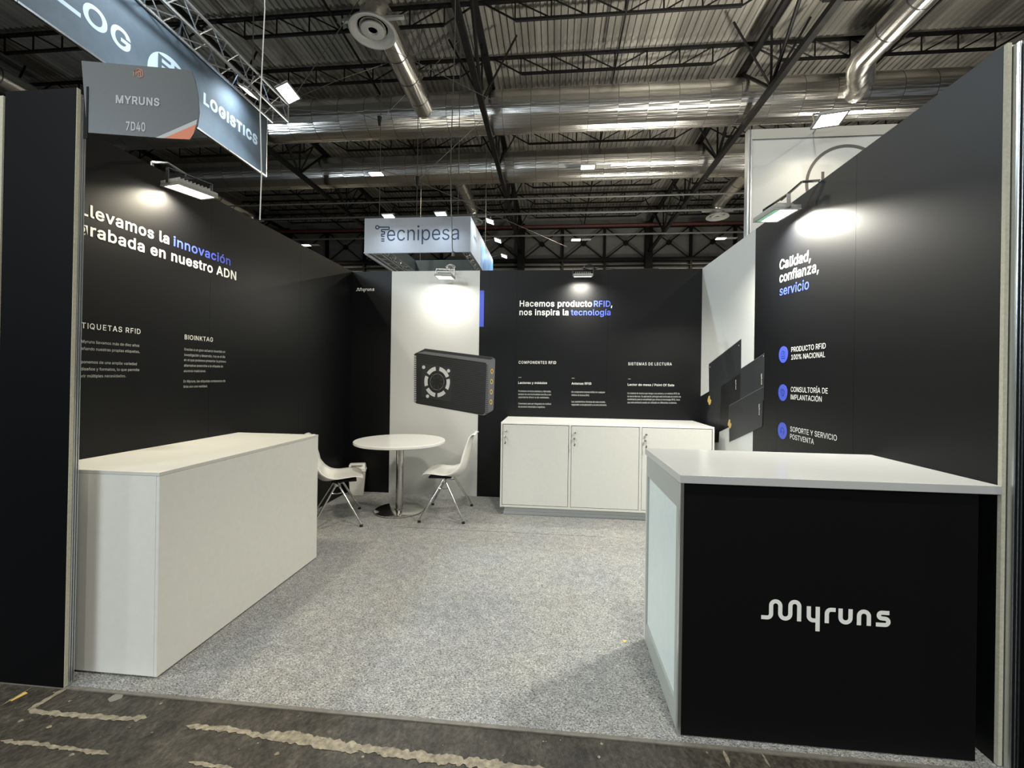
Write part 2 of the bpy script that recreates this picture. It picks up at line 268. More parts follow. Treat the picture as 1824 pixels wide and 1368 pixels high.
# ---- text: outlines of a plain geometric sans (per letter: advance, closed outlines; unit 1/1000)
import json
GL = json.loads('''{"%":[676,[[538,53,546,73,549,95,549,120,546,142,538,162,524,176,501,180,479,176,464,162,456,142,453,120,453,95,455,73,464,53,479,39,501,35,523,39],[575,21,555,5,531,-6,501,-10,471,-6,446,5,426,21,412,43,403,68,400,95,400,120,403,147,412,172,427,194,447,210,471,221,501,225,531,221,556,210,576,194,590,172,598,147,601,120,601,95,598,68,589,43],[78,440,87,464,101,486,121,503,146,513,175,517,206,513,230,503,250,486,264,464,273,440,276,412,276,388,273,360,264,335,250,314,230,297,205,286,175,283,146,286,121,297,101,314,86,335,78,360,75,388,75,412],[127,388,130,365,138,346,153,332,175,327,198,332,212,346,221,365,223,388,223,412,221,435,213,454,198,468,175,473,153,468,138,454,130,435,127,412],[540,509,191,0,132,0,482,509]]],",":[188,[[38,-119,68,71,137,71,84,-119]]],".":[188,[[53,24,50,41,53,59,63,73,78,83,95,87,113,83,128,73,138,59,141,41,138,24,128,9,113,-1,95,-4,78,-1,63,9]]],"/":[249,[[235,533,71,-76,14,-76,178,533]]],"0":[453,[[109,254,110,223,113,194,117,168,123,144,140,103,163,74,192,56,227,50,261,56,290,74,313,103,330,144,336,168,340,194,343,223,344,254,343,285,340,314,336,341,330,365,313,405,290,435,261,453,227,460,192,453,163,435,140,405,123,365,117,341,113,314,110,285],[323,24,302,11,279,1,254,-5,227,-7,199,-5,174,1,151,11,130,24,111,41,95,62,80,86,69,113,60,144,53,178,49,214,48,254,49,294,53,330,60,364,69,395,81,422,95,447,112,467,130,484,151,498,174,508,200,514,227,516,254,514,279,508,302,498,323,484,342,467,358,447,372,422,384,395,393,364,400,330,404,294,405,254,404,214,400,178,393,144,384,113,373,86,359,62,342,41]]],"1":[453,[[276,509,276,55,391,55,391,0,76,0,76,55,212,55,212,448,209,448,86,358,86,427,198,509]]],"4":[453,[[413,105,343,105,343,0,282,0,282,105,40,105,40,158,247,509,311,509,109,166,109,163,282,163,282,318,343,318,343,163,413,163]]],"7":[453,[[97,0,323,448,323,452,62,452,62,509,391,509,391,449,165,0]]],"A":[480,[[85,0,16,0,201,509,276,509,463,0,395,0,344,142,135,142],[257,394,250,420,238,456,228,419,220,393,201,333,191,302,155,199,324,199,287,302,276,334]]],"B":[456,[[238,285,265,288,288,296,308,309,323,326,333,348,336,372,330,403,313,429,283,446,240,452,125,452,125,285],[398,374,395,344,387,320,373,301,356,286,336,275,315,267,315,262,339,257,363,245,385,227,402,203,414,173,418,136,413,100,400,67,377,39,344,18,324,10,301,4,275,1,247,0,60,0,60,509,241,509,289,504,329,491,359,469,381,442,394,410],[279,228,248,231,125,231,125,57,245,57,296,63,330,80,349,105,355,137,352,161,342,184,327,203,306,218]]],"C":[510,[[448,91,428,62,402,38,373,19,341,5,305,-4,267,-7,235,-5,205,1,177,11,150,25,126,42,104,63,86,88,70,115,57,146,48,179,42,215,40,254,42,293,48,329,57,362,70,393,86,421,104,445,126,466,150,484,177,498,205,508,235,514,267,516,305,513,340,504,373,490,402,471,427,447,448,418,463,385,473,348,408,348,401,373,389,395,375,413,357,428,337,440,315,449,292,454,267,456,223,450,184,432,166,419,150,403,137,385,125,364,116,340,109,314,105,285,103,254,105,223,109,194,116,168,125,145,137,123,151,105,166,89,184,76,223,59,267,53,292,55,315,60,337,69,357,81,375,96,389,114,401,136,408,160,473,160,463,124]]],"D":[502,[[455,181,446,149,433,119,417,92,398,68,376,48,351,31,322,17,291,8,256,2,219,0,60,0,60,509,225,509,261,507,294,501,325,492,353,478,377,461,399,441,418,418,433,391,446,361,455,329,460,293,462,255,460,217],[337,94,354,110,368,128,379,149,388,172,394,198,398,226,399,255,398,285,394,312,388,337,379,361,368,381,354,399,338,415,320,428,299,438,275,446,249,450,221,452,125,452,125,57,215,57,244,58,272,63,296,70,318,81]]],"E":[419,[[372,452,125,452,125,286,355,286,355,229,125,229,125,57,375,57,375,0,60,0,60,509,372,509]]],"F":[410,[[369,452,125,452,125,278,346,278,346,221,125,221,125,0,60,0,60,509,369,509]]],"G":[520,[[471,141,463,115,451,91,436,69,419,50,399,33,377,19,352,8,326,0,298,-5,269,-7,236,-5,205,1,176,11,149,25,125,43,104,64,85,88,69,116,57,146,47,179,42,215,40,254,42,293,47,329,57,362,69,393,85,421,103,445,125,466,149,484,175,498,203,508,233,514,265,516,304,513,340,504,374,489,403,469,429,445,449,416,465,384,474,349,408,349,399,372,387,393,373,411,356,427,337,439,315,448,291,454,265,456,222,450,183,432,150,404,125,364,116,340,109,314,105,285,103,254,105,223,109,194,116,168,125,145,137,124,151,105,166,90,184,76,224,59,269,53,309,57,345,71,374,93,396,123,410,160,415,199,283,199,283,256,478,256,478,200,476,170]]],"H":[517,[[125,289,392,289,392,509,457,509,457,0,392,0,392,232,125,232,125,0,60,0,60,509,125,509]]],"I":[185,[[60,0,60,509,125,509,125,0]]],"J":[396,[[33,145,33,173,98,173,98,145,104,104,122,74,149,56,185,50,220,56,248,74,266,104,272,145,272,509,336,509,336,145,334,111,326,81,313,55,294,33,271,15,246,3,217,-4,185,-7,153,-4,124,3,98,15,75,33,57,55,44,81,36,111]]],"K":[467,[[364,509,448,509,243,289,449,0,372,0,198,245,125,167,125,0,60,0,60,509,125,509,125,334,124,242,139,261,157,282,174,303,193,324,212,344]]],"L":[393,[[60,0,60,509,125,509,125,57,361,57,361,0]]],"M":[628,[[137,384,120,436,122,328,122,0,60,0,60,509,152,509,282,174,299,123,305,103,315,73,336,140,342,158,348,174,352,187,476,509,568,509,568,0,504,0,504,327,505,347,505,369,507,438,498,409,482,363,467,322,456,291,342,0,286,0,170,291,165,304]]],"N":[523,[[463,0,387,0,202,290,190,310,177,331,164,354,148,381,120,431,122,384,123,354,124,328,125,307,125,0,60,0,60,509,136,509,343,183,352,169,363,151,375,130,388,107,402,81,400,134,399,157,399,509,463,509]]],"O":[533,[[151,404,137,385,125,364,116,340,109,314,105,285,103,254,105,223,109,194,116,168,125,144,137,123,151,105,167,89,184,76,223,59,267,53,310,59,349,76,367,89,383,105,396,123,408,144,418,168,425,194,429,223,430,254,429,286,425,314,418,341,408,365,396,386,383,404,367,420,349,433,310,450,267,456,223,450,184,433,167,420],[384,25,357,11,329,1,299,-5,267,-7,235,-5,205,1,177,11,150,25,126,42,105,63,86,88,70,115,57,146,48,179,42,215,40,254,42,293,48,329,57,362,70,393,86,421,105,445,126,466,150,484,177,498,205,508,235,514,267,516,299,514,329,508,357,498,384,484,408,466,429,445,448,421,464,393,477,362,486,329,491,293,493,254,491,215,486,179,477,146,464,115,448,88,429,63,408,42]]],"P":[445,[[390,430,404,391,409,348,404,304,390,265,366,233,332,207,312,198,289,191,263,187,235,186,125,186,125,0,60,0,60,509,235,509,263,507,289,503,312,497,332,487,366,462],[269,246,297,256,318,272,333,294,342,319,344,348,342,376,333,402,318,423,297,439,268,449,232,452,125,452,125,242,233,242]]],"Q":[533,[[429,286,425,314,418,341,408,365,396,386,383,404,367,420,349,433,310,450,267,456,223,450,184,433,167,420,151,404,137,385,125,364,116,340,109,314,105,285,103,254,105,223,109,194,116,168,125,144,137,123,151,105,167,89,184,76,223,59,267,53,310,59,318,63,245,159,313,159,367,89,383,105,396,123,408,144,418,168,425,194,429,223,430,254],[267,-7,235,-5,205,1,177,11,150,25,126,42,105,63,86,88,70,115,57,146,48,179,42,215,40,254,42,293,48,329,57,362,70,393,86,421,105,445,126,466,150,484,177,498,205,508,235,514,267,516,299,514,329,508,357,498,384,484,408,466,429,445,448,421,464,393,477,362,486,329,491,293,493,254,491,215,486,179,477,146,464,115,448,88,429,63,403,39,468,-48,401,-48,357,11,329,1,299,-5]]],"R":[449,[[390,433,405,395,409,352,405,309,390,271,367,240,333,217,314,210,428,0,353,0,246,198,125,198,125,0,60,0,60,509,236,509,264,507,290,504,313,497,333,489,367,465],[269,258,298,267,319,281,334,300,342,324,345,352,342,380,334,405,319,425,298,440,269,449,233,452,125,452,125,255,234,255]]],"S":[447,[[312,264,336,252,359,238,379,220,395,198,405,171,408,139,403,99,386,64,360,34,323,11,302,2,278,-4,252,-8,224,-9,197,-8,172,-4,149,1,128,9,91,31,64,60,46,96,38,137,104,137,110,110,123,88,142,71,166,59,194,52,224,49,257,52,286,60,311,74,329,92,341,114,346,139,342,161,332,179,316,193,296,205,272,214,245,222,184,239,154,249,128,260,105,274,86,289,71,307,60,326,54,348,52,372,58,413,75,448,102,476,138,498,158,506,180,511,203,514,227,516,252,514,275,511,296,505,316,498,351,476,377,449,394,415,401,378,337,378,326,412,302,437,267,453,225,459,194,456,167,448,145,435,129,418,118,398,115,376,119,352,131,334,148,319,169,308,191,300,212,293,264,279,287,272]]],"T":[449,[[32,452,32,509,417,509,417,452,257,452,257,0,193,0,193,452]]],"U":[517,[[85,80,74,101,66,124,62,148,60,173,60,509,124,509,124,178,128,144,141,113,160,87,187,68,220,56,259,52,298,56,331,68,357,87,377,113,389,144,393,178,393,509,457,509,457,173,456,148,451,124,443,101,433,80,419,60,403,43,384,28,363,15,340,5,315,-2,288,-7,259,-8,230,-7,203,-2,177,5,154,15,133,28,114,43,98,60]]],"V":[480,[[241,53,252,90,260,115,267,138,279,176,290,206,395,509,463,509,278,0,204,0,16,509,84,509,192,206,203,176,215,137,222,115,230,89]]],"W":[686,[[327,359,318,323,230,0,155,0,16,509,82,509,163,196,170,171,175,145,181,120,187,94,193,62,200,94,205,120,211,145,218,171,224,196,306,509,380,509,462,196,468,171,474,145,480,120,486,94,492,64,499,94,504,120,510,145,603,509,670,509,530,0,455,0,368,323,359,356,351,391,343,437,335,395]]],"Y":[472,[[91,509,192,344,208,318,222,292,236,263,251,293,265,318,280,344,381,509,455,509,268,208,268,0,203,0,203,208,16,509]]],"Z":[438,[[285,452,40,452,40,509,397,509,397,462,169,129,152,105,115,56,152,57,399,57,399,0,42,0,42,46,273,385,289,408,306,431,323,453]]],"a":[389,[[154,164,134,159,117,150,103,139,95,124,92,105,94,87,102,72,114,61,130,52,149,47,170,45,202,49,228,59,248,74,263,93,272,115,276,138,276,190,259,182,246,179,216,173,175,168],[286,360,306,343,322,320,333,290,337,251,337,0,277,0,277,52,272,52,264,38,252,25,236,12,215,1,190,-6,160,-9,126,-5,94,5,68,22,48,45,35,73,30,108,34,138,43,161,58,179,78,193,100,203,125,211,152,216,178,220,209,224,234,227,252,230,265,235,273,243,276,257,273,279,267,297,256,311,240,322,220,329,196,331,171,329,149,322,132,313,118,301,107,288,100,274,41,291,57,322,79,346,104,364,133,375,163,382,194,384,215,383,239,379,263,372]]],"b":[424,[[301,290,280,311,253,325,220,330,188,325,161,312,140,291,125,263,116,229,113,189,116,150,125,115,140,86,162,65,188,51,220,47,253,51,279,66,301,88,316,117,325,151,328,189,325,227,316,261],[112,0,53,0,53,509,114,509,114,319,118,319,127,331,137,346,152,360,171,373,197,381,229,384,274,378,313,361,345,332,370,293,379,270,385,245,389,218,390,189,389,160,385,133,379,108,370,84,346,45,313,16,274,-2,229,-8,198,-5,172,4,153,17,138,31,127,46,118,59,112,59]]],"c":[396,[[285,9,261,-1,235,-6,207,-8,182,-7,159,-2,137,6,117,16,98,30,82,46,68,64,56,85,46,108,40,133,36,159,34,187,36,216,40,243,46,268,56,291,68,312,82,330,98,346,117,360,137,371,159,378,182,383,207,384,234,383,260,377,284,368,305,356,324,341,340,322,353,301,362,277,303,262,298,276,290,289,281,301,270,311,257,319,242,325,226,329,207,330,173,325,145,310,124,287,108,258,99,224,96,187,99,151,108,117,124,89,145,66,173,51,207,46,226,48,243,52,258,58,271,66,282,76,292,89,299,102,304,117,363,102,354,78,341,56,325,37,306,21]]],"d":[424,[[284,291,263,312,237,325,205,330,172,325,145,311,124,290,108,261,99,227,96,189,99,151,109,117,124,88,145,66,172,51,205,47,236,51,263,65,284,86,299,115,309,150,312,189,309,229,300,263],[34,189,35,218,39,245,46,270,55,293,79,332,112,361,151,378,196,384,228,381,253,373,272,360,287,346,298,331,306,319,311,319,311,509,372,509,372,0,313,0,313,59,307,59,298,46,287,31,272,17,252,4,227,-5,195,-8,151,-2,111,16,79,45,55,84,46,108,39,133,35,160]]],"e":[404,[[283,4,249,-5,212,-8,185,-7,161,-2,138,6,117,16,98,30,82,46,68,64,56,85,46,108,40,132,35,159,34,187,35,215,39,242,46,267,55,290,67,311,81,329,97,346,115,359,135,370,157,378,180,383,205,384,236,382,266,374,294,361,319,341,341,315,357,282,368,242,371,194,371,169,97,169,100,139,110,106,128,80,151,61,179,50,212,46,234,48,254,53,271,61,285,73,297,88,306,105,365,91,353,63,335,39,311,19],[173,326,146,313,125,294,109,270,99,241,97,221,308,221,307,237,298,269,283,294,263,314,237,326,205,330]]],"f":[254,[[113,505,135,519,161,527,187,530,207,529,222,527,243,521,227,468,215,472,195,474,171,470,154,460,145,443,142,419,142,379,228,379,228,327,142,327,142,0,81,0,81,327,6,327,6,379,81,379,81,432,84,461,96,486]]],"g":[425,[[124,290,109,262,99,229,96,193,99,155,109,123,124,96,145,76,172,63,205,59,237,63,264,75,285,95,300,121,309,154,312,193,309,231,300,264,285,291,264,312,237,325,205,330,172,325,145,312],[273,360,288,346,299,331,308,319,313,319,313,379,372,379,372,-9,367,-54,350,-90,324,-117,291,-136,251,-147,207,-151,168,-148,134,-140,105,-127,82,-110,64,-91,51,-69,101,-41,110,-53,122,-66,136,-78,154,-88,178,-95,207,-97,249,-92,282,-75,304,-47,311,-6,311,68,306,68,298,56,287,41,272,28,252,16,227,8,195,5,152,10,113,27,80,53,55,90,46,112,39,136,35,163,34,191,35,220,39,246,46,271,55,293,80,332,112,361,152,378,196,384,228,382,253,373]]],"h":[410,[[152,362,187,379,227,384,264,380,295,369,321,349,341,321,353,285,357,240,357,0,296,0,296,235,290,275,273,304,246,323,210,329,184,326,161,317,141,303,126,283,117,257,114,227,114,0,53,0,53,509,114,509,114,312,124,332]]],"i":[167,[[126,483,123,468,114,455,100,446,84,443,67,446,54,455,44,468,41,483,44,499,54,512,67,521,84,524,100,521,114,512,123,499],[114,0,53,0,53,379,114,379]]],"j":[167,[[4,-143,-10,-143,-10,-87,2,-87,25,-83,40,-72,50,-54,53,-29,53,379,114,379,114,-30,111,-63,102,-90,86,-113,65,-129,37,-139],[53,455,44,468,41,483,44,499,53,512,67,521,83,524,100,521,114,512,123,499,126,483,123,468,114,455,100,446,83,443,67,446]]],"k":[381,[[284,379,360,379,201,216,372,0,294,0,154,178,114,141,114,0,53,0,53,509,114,509,114,212,121,212]]],"l":[189,[[58,47,53,84,53,509,114,509,114,99,115,77,120,62,130,54,146,52,170,54,181,3,151,-2,139,-2,101,3,74,20]]],"m":[610,[[269,288,253,311,229,326,199,330,178,328,158,320,140,307,126,289,117,266,114,238,114,0,53,0,53,379,112,379,112,306,118,323,132,346,151,363,172,376,195,384,219,386,257,380,287,361,309,331,317,308,322,321,337,343,357,361,381,375,407,383,437,386,468,383,497,372,522,354,541,328,553,296,557,255,557,0,496,0,496,254,490,289,473,313,447,326,419,330,395,328,374,320,358,307,345,290,338,270,335,247,335,0,274,0,274,260]]],"n":[410,[[152,362,187,379,227,384,264,380,295,369,321,349,341,321,353,285,357,240,357,0,296,0,296,235,290,275,273,304,246,323,210,329,184,326,161,317,141,303,126,283,117,257,114,227,114,0,53,0,53,379,112,379,112,307,124,332]]],"o":[415,[[99,151,108,117,124,89,145,66,173,51,207,46,242,51,270,66,292,89,307,117,316,151,319,187,316,224,307,258,292,287,270,310,242,325,207,330,173,325,145,310,124,287,108,258,99,224,96,187],[299,16,278,6,256,-2,233,-7,207,-8,182,-7,159,-2,137,6,117,16,98,30,82,46,68,64,56,85,46,108,40,133,36,159,34,187,36,216,40,243,46,268,56,291,68,312,82,330,98,346,117,360,137,371,159,378,182,383,207,384,233,383,256,378,278,371,299,360,317,346,333,330,347,312,359,291,369,268,376,243,380,216,381,187,380,159,376,133,369,108,359,85,347,64,333,46,317,30]]],"p":[424,[[301,290,280,311,253,325,220,330,188,325,161,312,140,291,125,263,116,229,113,189,116,150,125,115,140,86,162,65,188,51,220,47,253,51,279,66,301,88,316,117,325,151,328,189,325,227,316,261],[171,373,197,381,229,384,274,378,313,361,345,332,370,293,379,270,385,245,389,218,390,189,389,160,385,133,379,108,370,84,346,45,313,16,274,-2,229,-8,198,-5,173,4,153,17,138,31,127,46,118,59,114,59,114,-143,53,-143,53,379,112,379,112,319,118,319,126,331,137,346,152,360]]],"q":[424,[[284,291,263,312,237,325,205,330,172,325,145,311,124,290,108,261,99,227,96,189,99,151,109,117,124,88,145,66,172,51,205,47,236,51,263,65,284,86,299,115,309,150,312,189,309,229,300,263],[227,-5,195,-8,151,-2,111,16,79,45,55,84,46,108,39,133,35,160,34,189,35,218,39,245,46,270,55,293,79,332,112,361,151,378,196,384,228,381,253,373,272,360,287,346,298,331,307,319,313,319,313,379,372,379,372,-143,311,-143,311,59,306,59,298,46,287,31,272,17,252,4]]],"r":[259,[[112,321,115,321,130,347,152,367,181,380,213,385,229,384,243,384,243,322,219,325,207,326,182,323,159,315,140,301,126,284,117,262,114,237,114,0,53,0,53,379,112,379]]],"s":[365,[[223,-5,182,-8,145,-5,112,3,84,18,62,38,45,63,36,94,94,107,105,79,124,60,150,49,181,45,217,50,244,62,262,81,268,103,265,121,254,136,237,147,212,155,149,170,104,186,72,208,53,237,47,274,51,305,65,332,87,354,115,370,149,381,187,384,223,381,254,372,279,358,299,339,314,316,324,290,268,277,258,298,243,316,219,328,187,333,156,329,131,317,114,299,109,277,112,258,124,243,144,232,172,223,229,209,275,194,306,171,325,142,331,107,326,75,312,47,290,24,260,6]]],"t":[227,[[180,-4,168,-4,125,2,92,21,72,52,65,93,65,327,6,327,6,379,65,379,65,471,126,471,126,379,204,379,204,327,126,327,126,98,128,76,136,61,150,53,170,50,185,51,202,54,213,2,192,-3]]],"u":[410,[[222,0,182,-5,146,-1,115,11,89,31,69,59,57,95,53,139,53,379,114,379,114,144,119,105,137,75,164,56,200,50,226,53,249,62,268,77,283,97,293,122,296,153,296,379,357,379,357,0,298,0,298,70,286,47,272,30,257,17]]],"v":[389,[[165,155,177,121,187,87,195,57,203,87,213,121,224,155,305,379,371,379,226,0,163,0,17,379,84,379]]],"x":[379,[[224,192,358,0,287,0,231,85,214,112,200,136,189,155,178,136,165,112,148,85,91,0,21,0,155,195,29,379,100,379,147,306,164,279,179,253,191,232,202,253,216,279,233,306,282,379,352,379]]],"y":[389,[[151,-36,163,-1,17,379,84,379,165,155,177,121,187,87,194,59,202,87,212,121,224,155,305,379,371,379,204,-58,191,-85,177,-107,159,-124,139,-136,117,-143,91,-145,77,-145,65,-143,47,-139,61,-86,88,-90,104,-89,118,-84,130,-74,141,-58]]],"z":[380,[[254,323,48,323,48,379,333,379,333,331,126,60,126,56,339,56,339,0,42,0,42,46,254,320]]],"Í":[185,[[60,0,60,509,125,509,125,0],[47,558,94,659,163,659,97,558]]],"Ó":[533,[[151,404,137,385,125,364,116,340,109,314,105,285,103,254,105,223,109,194,116,168,125,144,137,123,151,105,167,89,184,76,223,59,267,53,310,59,349,76,367,89,383,105,396,123,408,144,418,168,425,194,429,223,430,254,429,286,425,314,418,341,408,365,396,386,383,404,367,420,349,433,310,450,267,456,223,450,184,433,167,420],[384,25,357,11,329,1,299,-5,267,-7,235,-5,205,1,177,11,150,25,126,42,105,63,86,88,70,115,57,146,48,179,42,215,40,254,42,293,48,329,57,362,70,393,86,421,105,445,126,466,150,484,177,498,205,508,235,514,267,516,299,514,329,508,357,498,384,484,408,466,429,445,448,421,464,393,477,362,486,329,491,293,493,254,491,215,486,179,477,146,464,115,448,88,429,63,408,42],[288,659,356,659,290,558,240,558]]],"á":[389,[[154,164,134,159,117,150,103,139,95,124,92,105,94,87,102,72,114,61,130,52,149,47,170,45,202,49,228,59,248,74,263,93,272,115,276,138,276,190,259,182,246,179,216,173,175,168],[286,360,306,343,322,320,333,290,337,251,337,0,277,0,277,52,272,52,264,38,252,25,236,12,215,1,190,-6,160,-9,126,-5,94,5,68,22,48,45,35,73,30,108,34,138,43,161,58,179,78,193,100,203,125,211,152,216,178,220,209,224,234,227,252,230,265,235,273,243,276,257,273,279,267,297,256,311,240,322,220,329,196,331,171,329,149,322,132,313,118,301,107,288,100,274,41,291,57,322,79,346,104,364,133,375,163,382,194,384,215,383,239,379,263,372],[278,529,212,429,162,429,210,529]]],"é":[404,[[283,4,249,-5,212,-8,185,-7,161,-2,138,6,117,16,98,30,82,46,68,64,56,85,46,108,40,132,35,159,34,187,35,215,39,242,46,267,55,290,67,311,81,329,97,346,115,359,135,370,157,378,180,383,205,384,236,382,266,374,294,361,319,341,341,315,357,282,368,242,371,194,371,169,97,169,100,139,110,106,128,80,151,61,179,50,212,46,234,48,254,53,271,61,285,73,297,88,306,105,365,91,353,63,335,39,311,19],[173,326,146,313,125,294,109,270,99,241,97,221,308,221,307,237,298,269,283,294,263,314,237,326,205,330],[293,529,227,429,177,429,225,529]]],"í":[167,[[53,0,53,379,114,379,114,0],[107,429,57,429,104,529,173,529]]],"ñ":[410,[[174,517,196,509,226,494,243,490,256,496,260,505,262,517,304,517,300,488,289,466,272,451,250,446,237,447,225,450,213,455,182,470,167,475,153,466,149,448,106,448,110,476,120,498,137,513,161,518],[152,362,187,379,227,384,264,380,295,369,321,349,341,321,353,285,357,240,357,0,296,0,296,235,290,275,273,304,246,323,210,329,184,326,161,317,141,303,126,283,117,257,114,227,114,0,53,0,53,379,112,379,112,307,124,332]]],"ó":[415,[[181,429,228,529,297,529,231,429],[99,151,108,117,124,89,145,66,173,51,207,46,242,51,270,66,292,89,307,117,316,151,319,187,316,224,307,258,292,287,270,310,242,325,207,330,173,325,145,310,124,287,108,258,99,224,96,187],[299,16,278,6,256,-2,233,-7,207,-8,182,-7,159,-2,137,6,117,16,98,30,82,46,68,64,56,85,46,108,40,133,36,159,34,187,36,216,40,243,46,268,56,291,68,312,82,330,98,346,117,360,137,371,159,378,182,383,207,384,233,383,256,378,278,371,299,360,317,346,333,330,347,312,359,291,369,268,376,243,380,216,381,187,380,159,376,133,369,108,359,85,347,64,333,46,317,30]]],"ú":[410,[[222,0,182,-5,146,-1,115,11,89,31,69,59,57,95,53,139,53,379,114,379,114,144,119,105,137,75,164,56,200,50,226,53,249,62,268,77,283,97,293,122,296,153,296,379,357,379,357,0,298,0,298,70,286,47,272,30,257,17],[178,429,226,529,294,529,228,429]]]," ":[188,[]]}''')
_F = {}
def glyphs(txt, bold, space=1.0, res=4):
    bold *= .62; k = (txt, bold, space)
    if k in _F: return _F[k]
    c = bpy.data.curves.new('t', 'CURVE'); c.dimensions = '2D'; c.fill_mode = 'BOTH'; x = 0
    for ch in txt:
        adv, sps = GL[ch]
        for sp in sps:
            P_ = []
            for i in range(0, len(sp), 2):
                p = Vector((sp[i]/1000, sp[i+1]/1000))
                if not P_ or (p-P_[-1]).length > .004: P_.append(p)
            if (P_[0]-P_[-1]).length < .004: P_.pop()
            n = len(P_); O_ = []
            for i in range(n):          # heavier strokes: push the outline along its normals
                a, b, d = P_[i-1], P_[i], P_[(i+1) % n]; u = (b-a).normalized(); v = (d-b).normalized(); n1 = Vector((-u.y, u.x)); n2 = Vector((-v.y, v.x)); m = n1+n2
                m = m/max(.5, m.dot(n1)) if m.length > .2 else n1
                O_.append(b+m*bold)
            q = c.splines.new('POLY'); q.points.add(n-1); q.use_cyclic_u = True
            for i in range(n): q.points[i].co = (x+O_[i].x, O_[i].y, 0, 1)
        x += adv/1000*space + max(0, bold)*1.8
    o = bpy.data.objects.new('t', c); COL.objects.link(o); dg = bpy.context.evaluated_depsgraph_get(); dg.update()
    me = o.evaluated_get(dg).to_mesh(); vs = [Vector(v.co) for v in me.vertices]; fs = [tuple(p.vertices) for p in me.polygons]
    o.evaluated_get(dg).to_mesh_clear(); bpy.data.objects.remove(o); bpy.data.curves.remove(c)
    _F[k] = (vs, fs); return vs, fs
CAPH = max(v.y for v in glyphs('H', 0)[0])
def ext(txt, bold, space): vs = glyphs(txt, bold, space)[0]; return min(v.x for v in vs), max(v.x for v in vs)
def text(txt, p0, p1, cap, m, parent, bold=.0, space=1.0, skip=0, nrm=None, name='lettering', res=3, up=None, lift=.0012):
    """txt from p0 (left end of baseline) to p1 (right end); cap = capital height in metres. skip: p0 is where character number skip starts."""
    p0, p1 = Vector(p0), Vector(p1); xd = p1-p0; W = xd.length; xd.normalize()
    up = Vector(up) if up else Vector((0, 0, 1)); up = (up-xd*up.dot(xd)).normalized(); n = Vector(nrm) if nrm else xd.cross(up)
    vs, fs = glyphs(txt, bold, space, res); a, b = ext(txt, bold, space)
    if skip: a0, b0 = ext(txt[skip:], bold, space); sx = W/(b0-a0); left = b-(b0-a0)
    else: sx = W/(b-a); left = a
    sy = cap/CAPH
    mb = MB(); mb.add([p0+xd*((v.x-left)*sx)+up*(v.y*sy)+n*lift for v in vs], fs)
    o = loc_build(mb, name, m, parent); return o
def text_h(txt, p0, xd, cap, m, parent, **kw):      # natural width
    a, b = ext(txt, kw.get('bold', 0), kw.get('space', 1.0)); wd = (b-a)*cap/CAPH
    return text(txt, p0, Vector(p0)+Vector(xd).normalized()*wd, cap, m, parent, **kw)

# ---- the exhibitor's wave logo, drawn as stroked paths (unit: 1 = 1/686 of its width)
def arc(cx, cy, r, a0, a1, n=10): return [(cx+r*math.cos(math.radians(a0+(a1-a0)*i/n)), cy+r*math.sin(math.radians(a0+(a1-a0)*i/n))) for i in range(n+1)]
LOGO = [
    [(0, 11)] + arc(32, 33, 22, -90, 0) + arc(79, 82, 25, 180, 0) + arc(131.5, 38.5, 27.5, 180, 360) + arc(183, 86, 24, 180, 0) + [(207, 0)],
    [(259, 90), (259, 40)] + arc(283, 35, 24, 180, 270)[1:] + [(307, 11)], [(307, 90), (307, -50)],
    [(356, 0), (356, 54)] + arc(380, 54, 24, 180, 90)[1:] + [(403, 78)],
    [(429, 88), (429, 38)] + arc(455.5, 37.5, 26.5, 180, 360)[1:] + [(482, 88)],
    [(527, 0), (527, 52)] + arc(553, 53, 26, 180, 0)[1:] + [(579, 0)],
    [(686, 79), (648, 79)] + arc(647, 63, 16, 90, 270, 8)[1:] + [(664, 46)] + arc(664, 28.5, 17.5, 90, -90, 8)[1:] + [(616, 11)],
]
def logo(p0, p1, m, parent, up=(0, 0, 1), lift=.0015, nrm=None, vs=1.0, name='logo'):
    p0, p1 = Vector(p0), Vector(p1); xd = p1-p0; s = xd.length/686; xd.normalize(); up = Vector(up); n = Vector(nrm) if nrm else xd.cross(up).normalized()
    mb = MB()
    for k, st in enumerate(LOGO):
        pts = [Vector((a, b)) for a, b in st]; L = []; Rr = []
        for i, p in enumerate(pts):
            d0 = (pts[i]-pts[i-1]).normalized() if i else (pts[1]-pts[0]).normalized()
            d1 = (pts[i+1]-pts[i]).normalized() if i < len(pts)-1 else d0
            t = (d0+d1).normalized(); nn = Vector((-t.y, t.x)); h = 11.5/max(.5, abs(t.dot(d0)))
            L.append(p+nn*h); Rr.append(p-nn*h)
        V = [p0+xd*(q.x*s)+up*(q.y*s*vs)+n*(lift+k*.00004) for q in L+Rr]; N = len(pts)
        mb.add(V, [(i, i+1, N+i+1, N+i) for i in range(N-1)])
    return loc_build(mb, name, m, parent)

# ------------------------------------------------------------------ sizes of the stand
W, D, H = 3.845, 2.987, 2.5
GND = -.005                                       # concrete, the carpet's top is z = 0

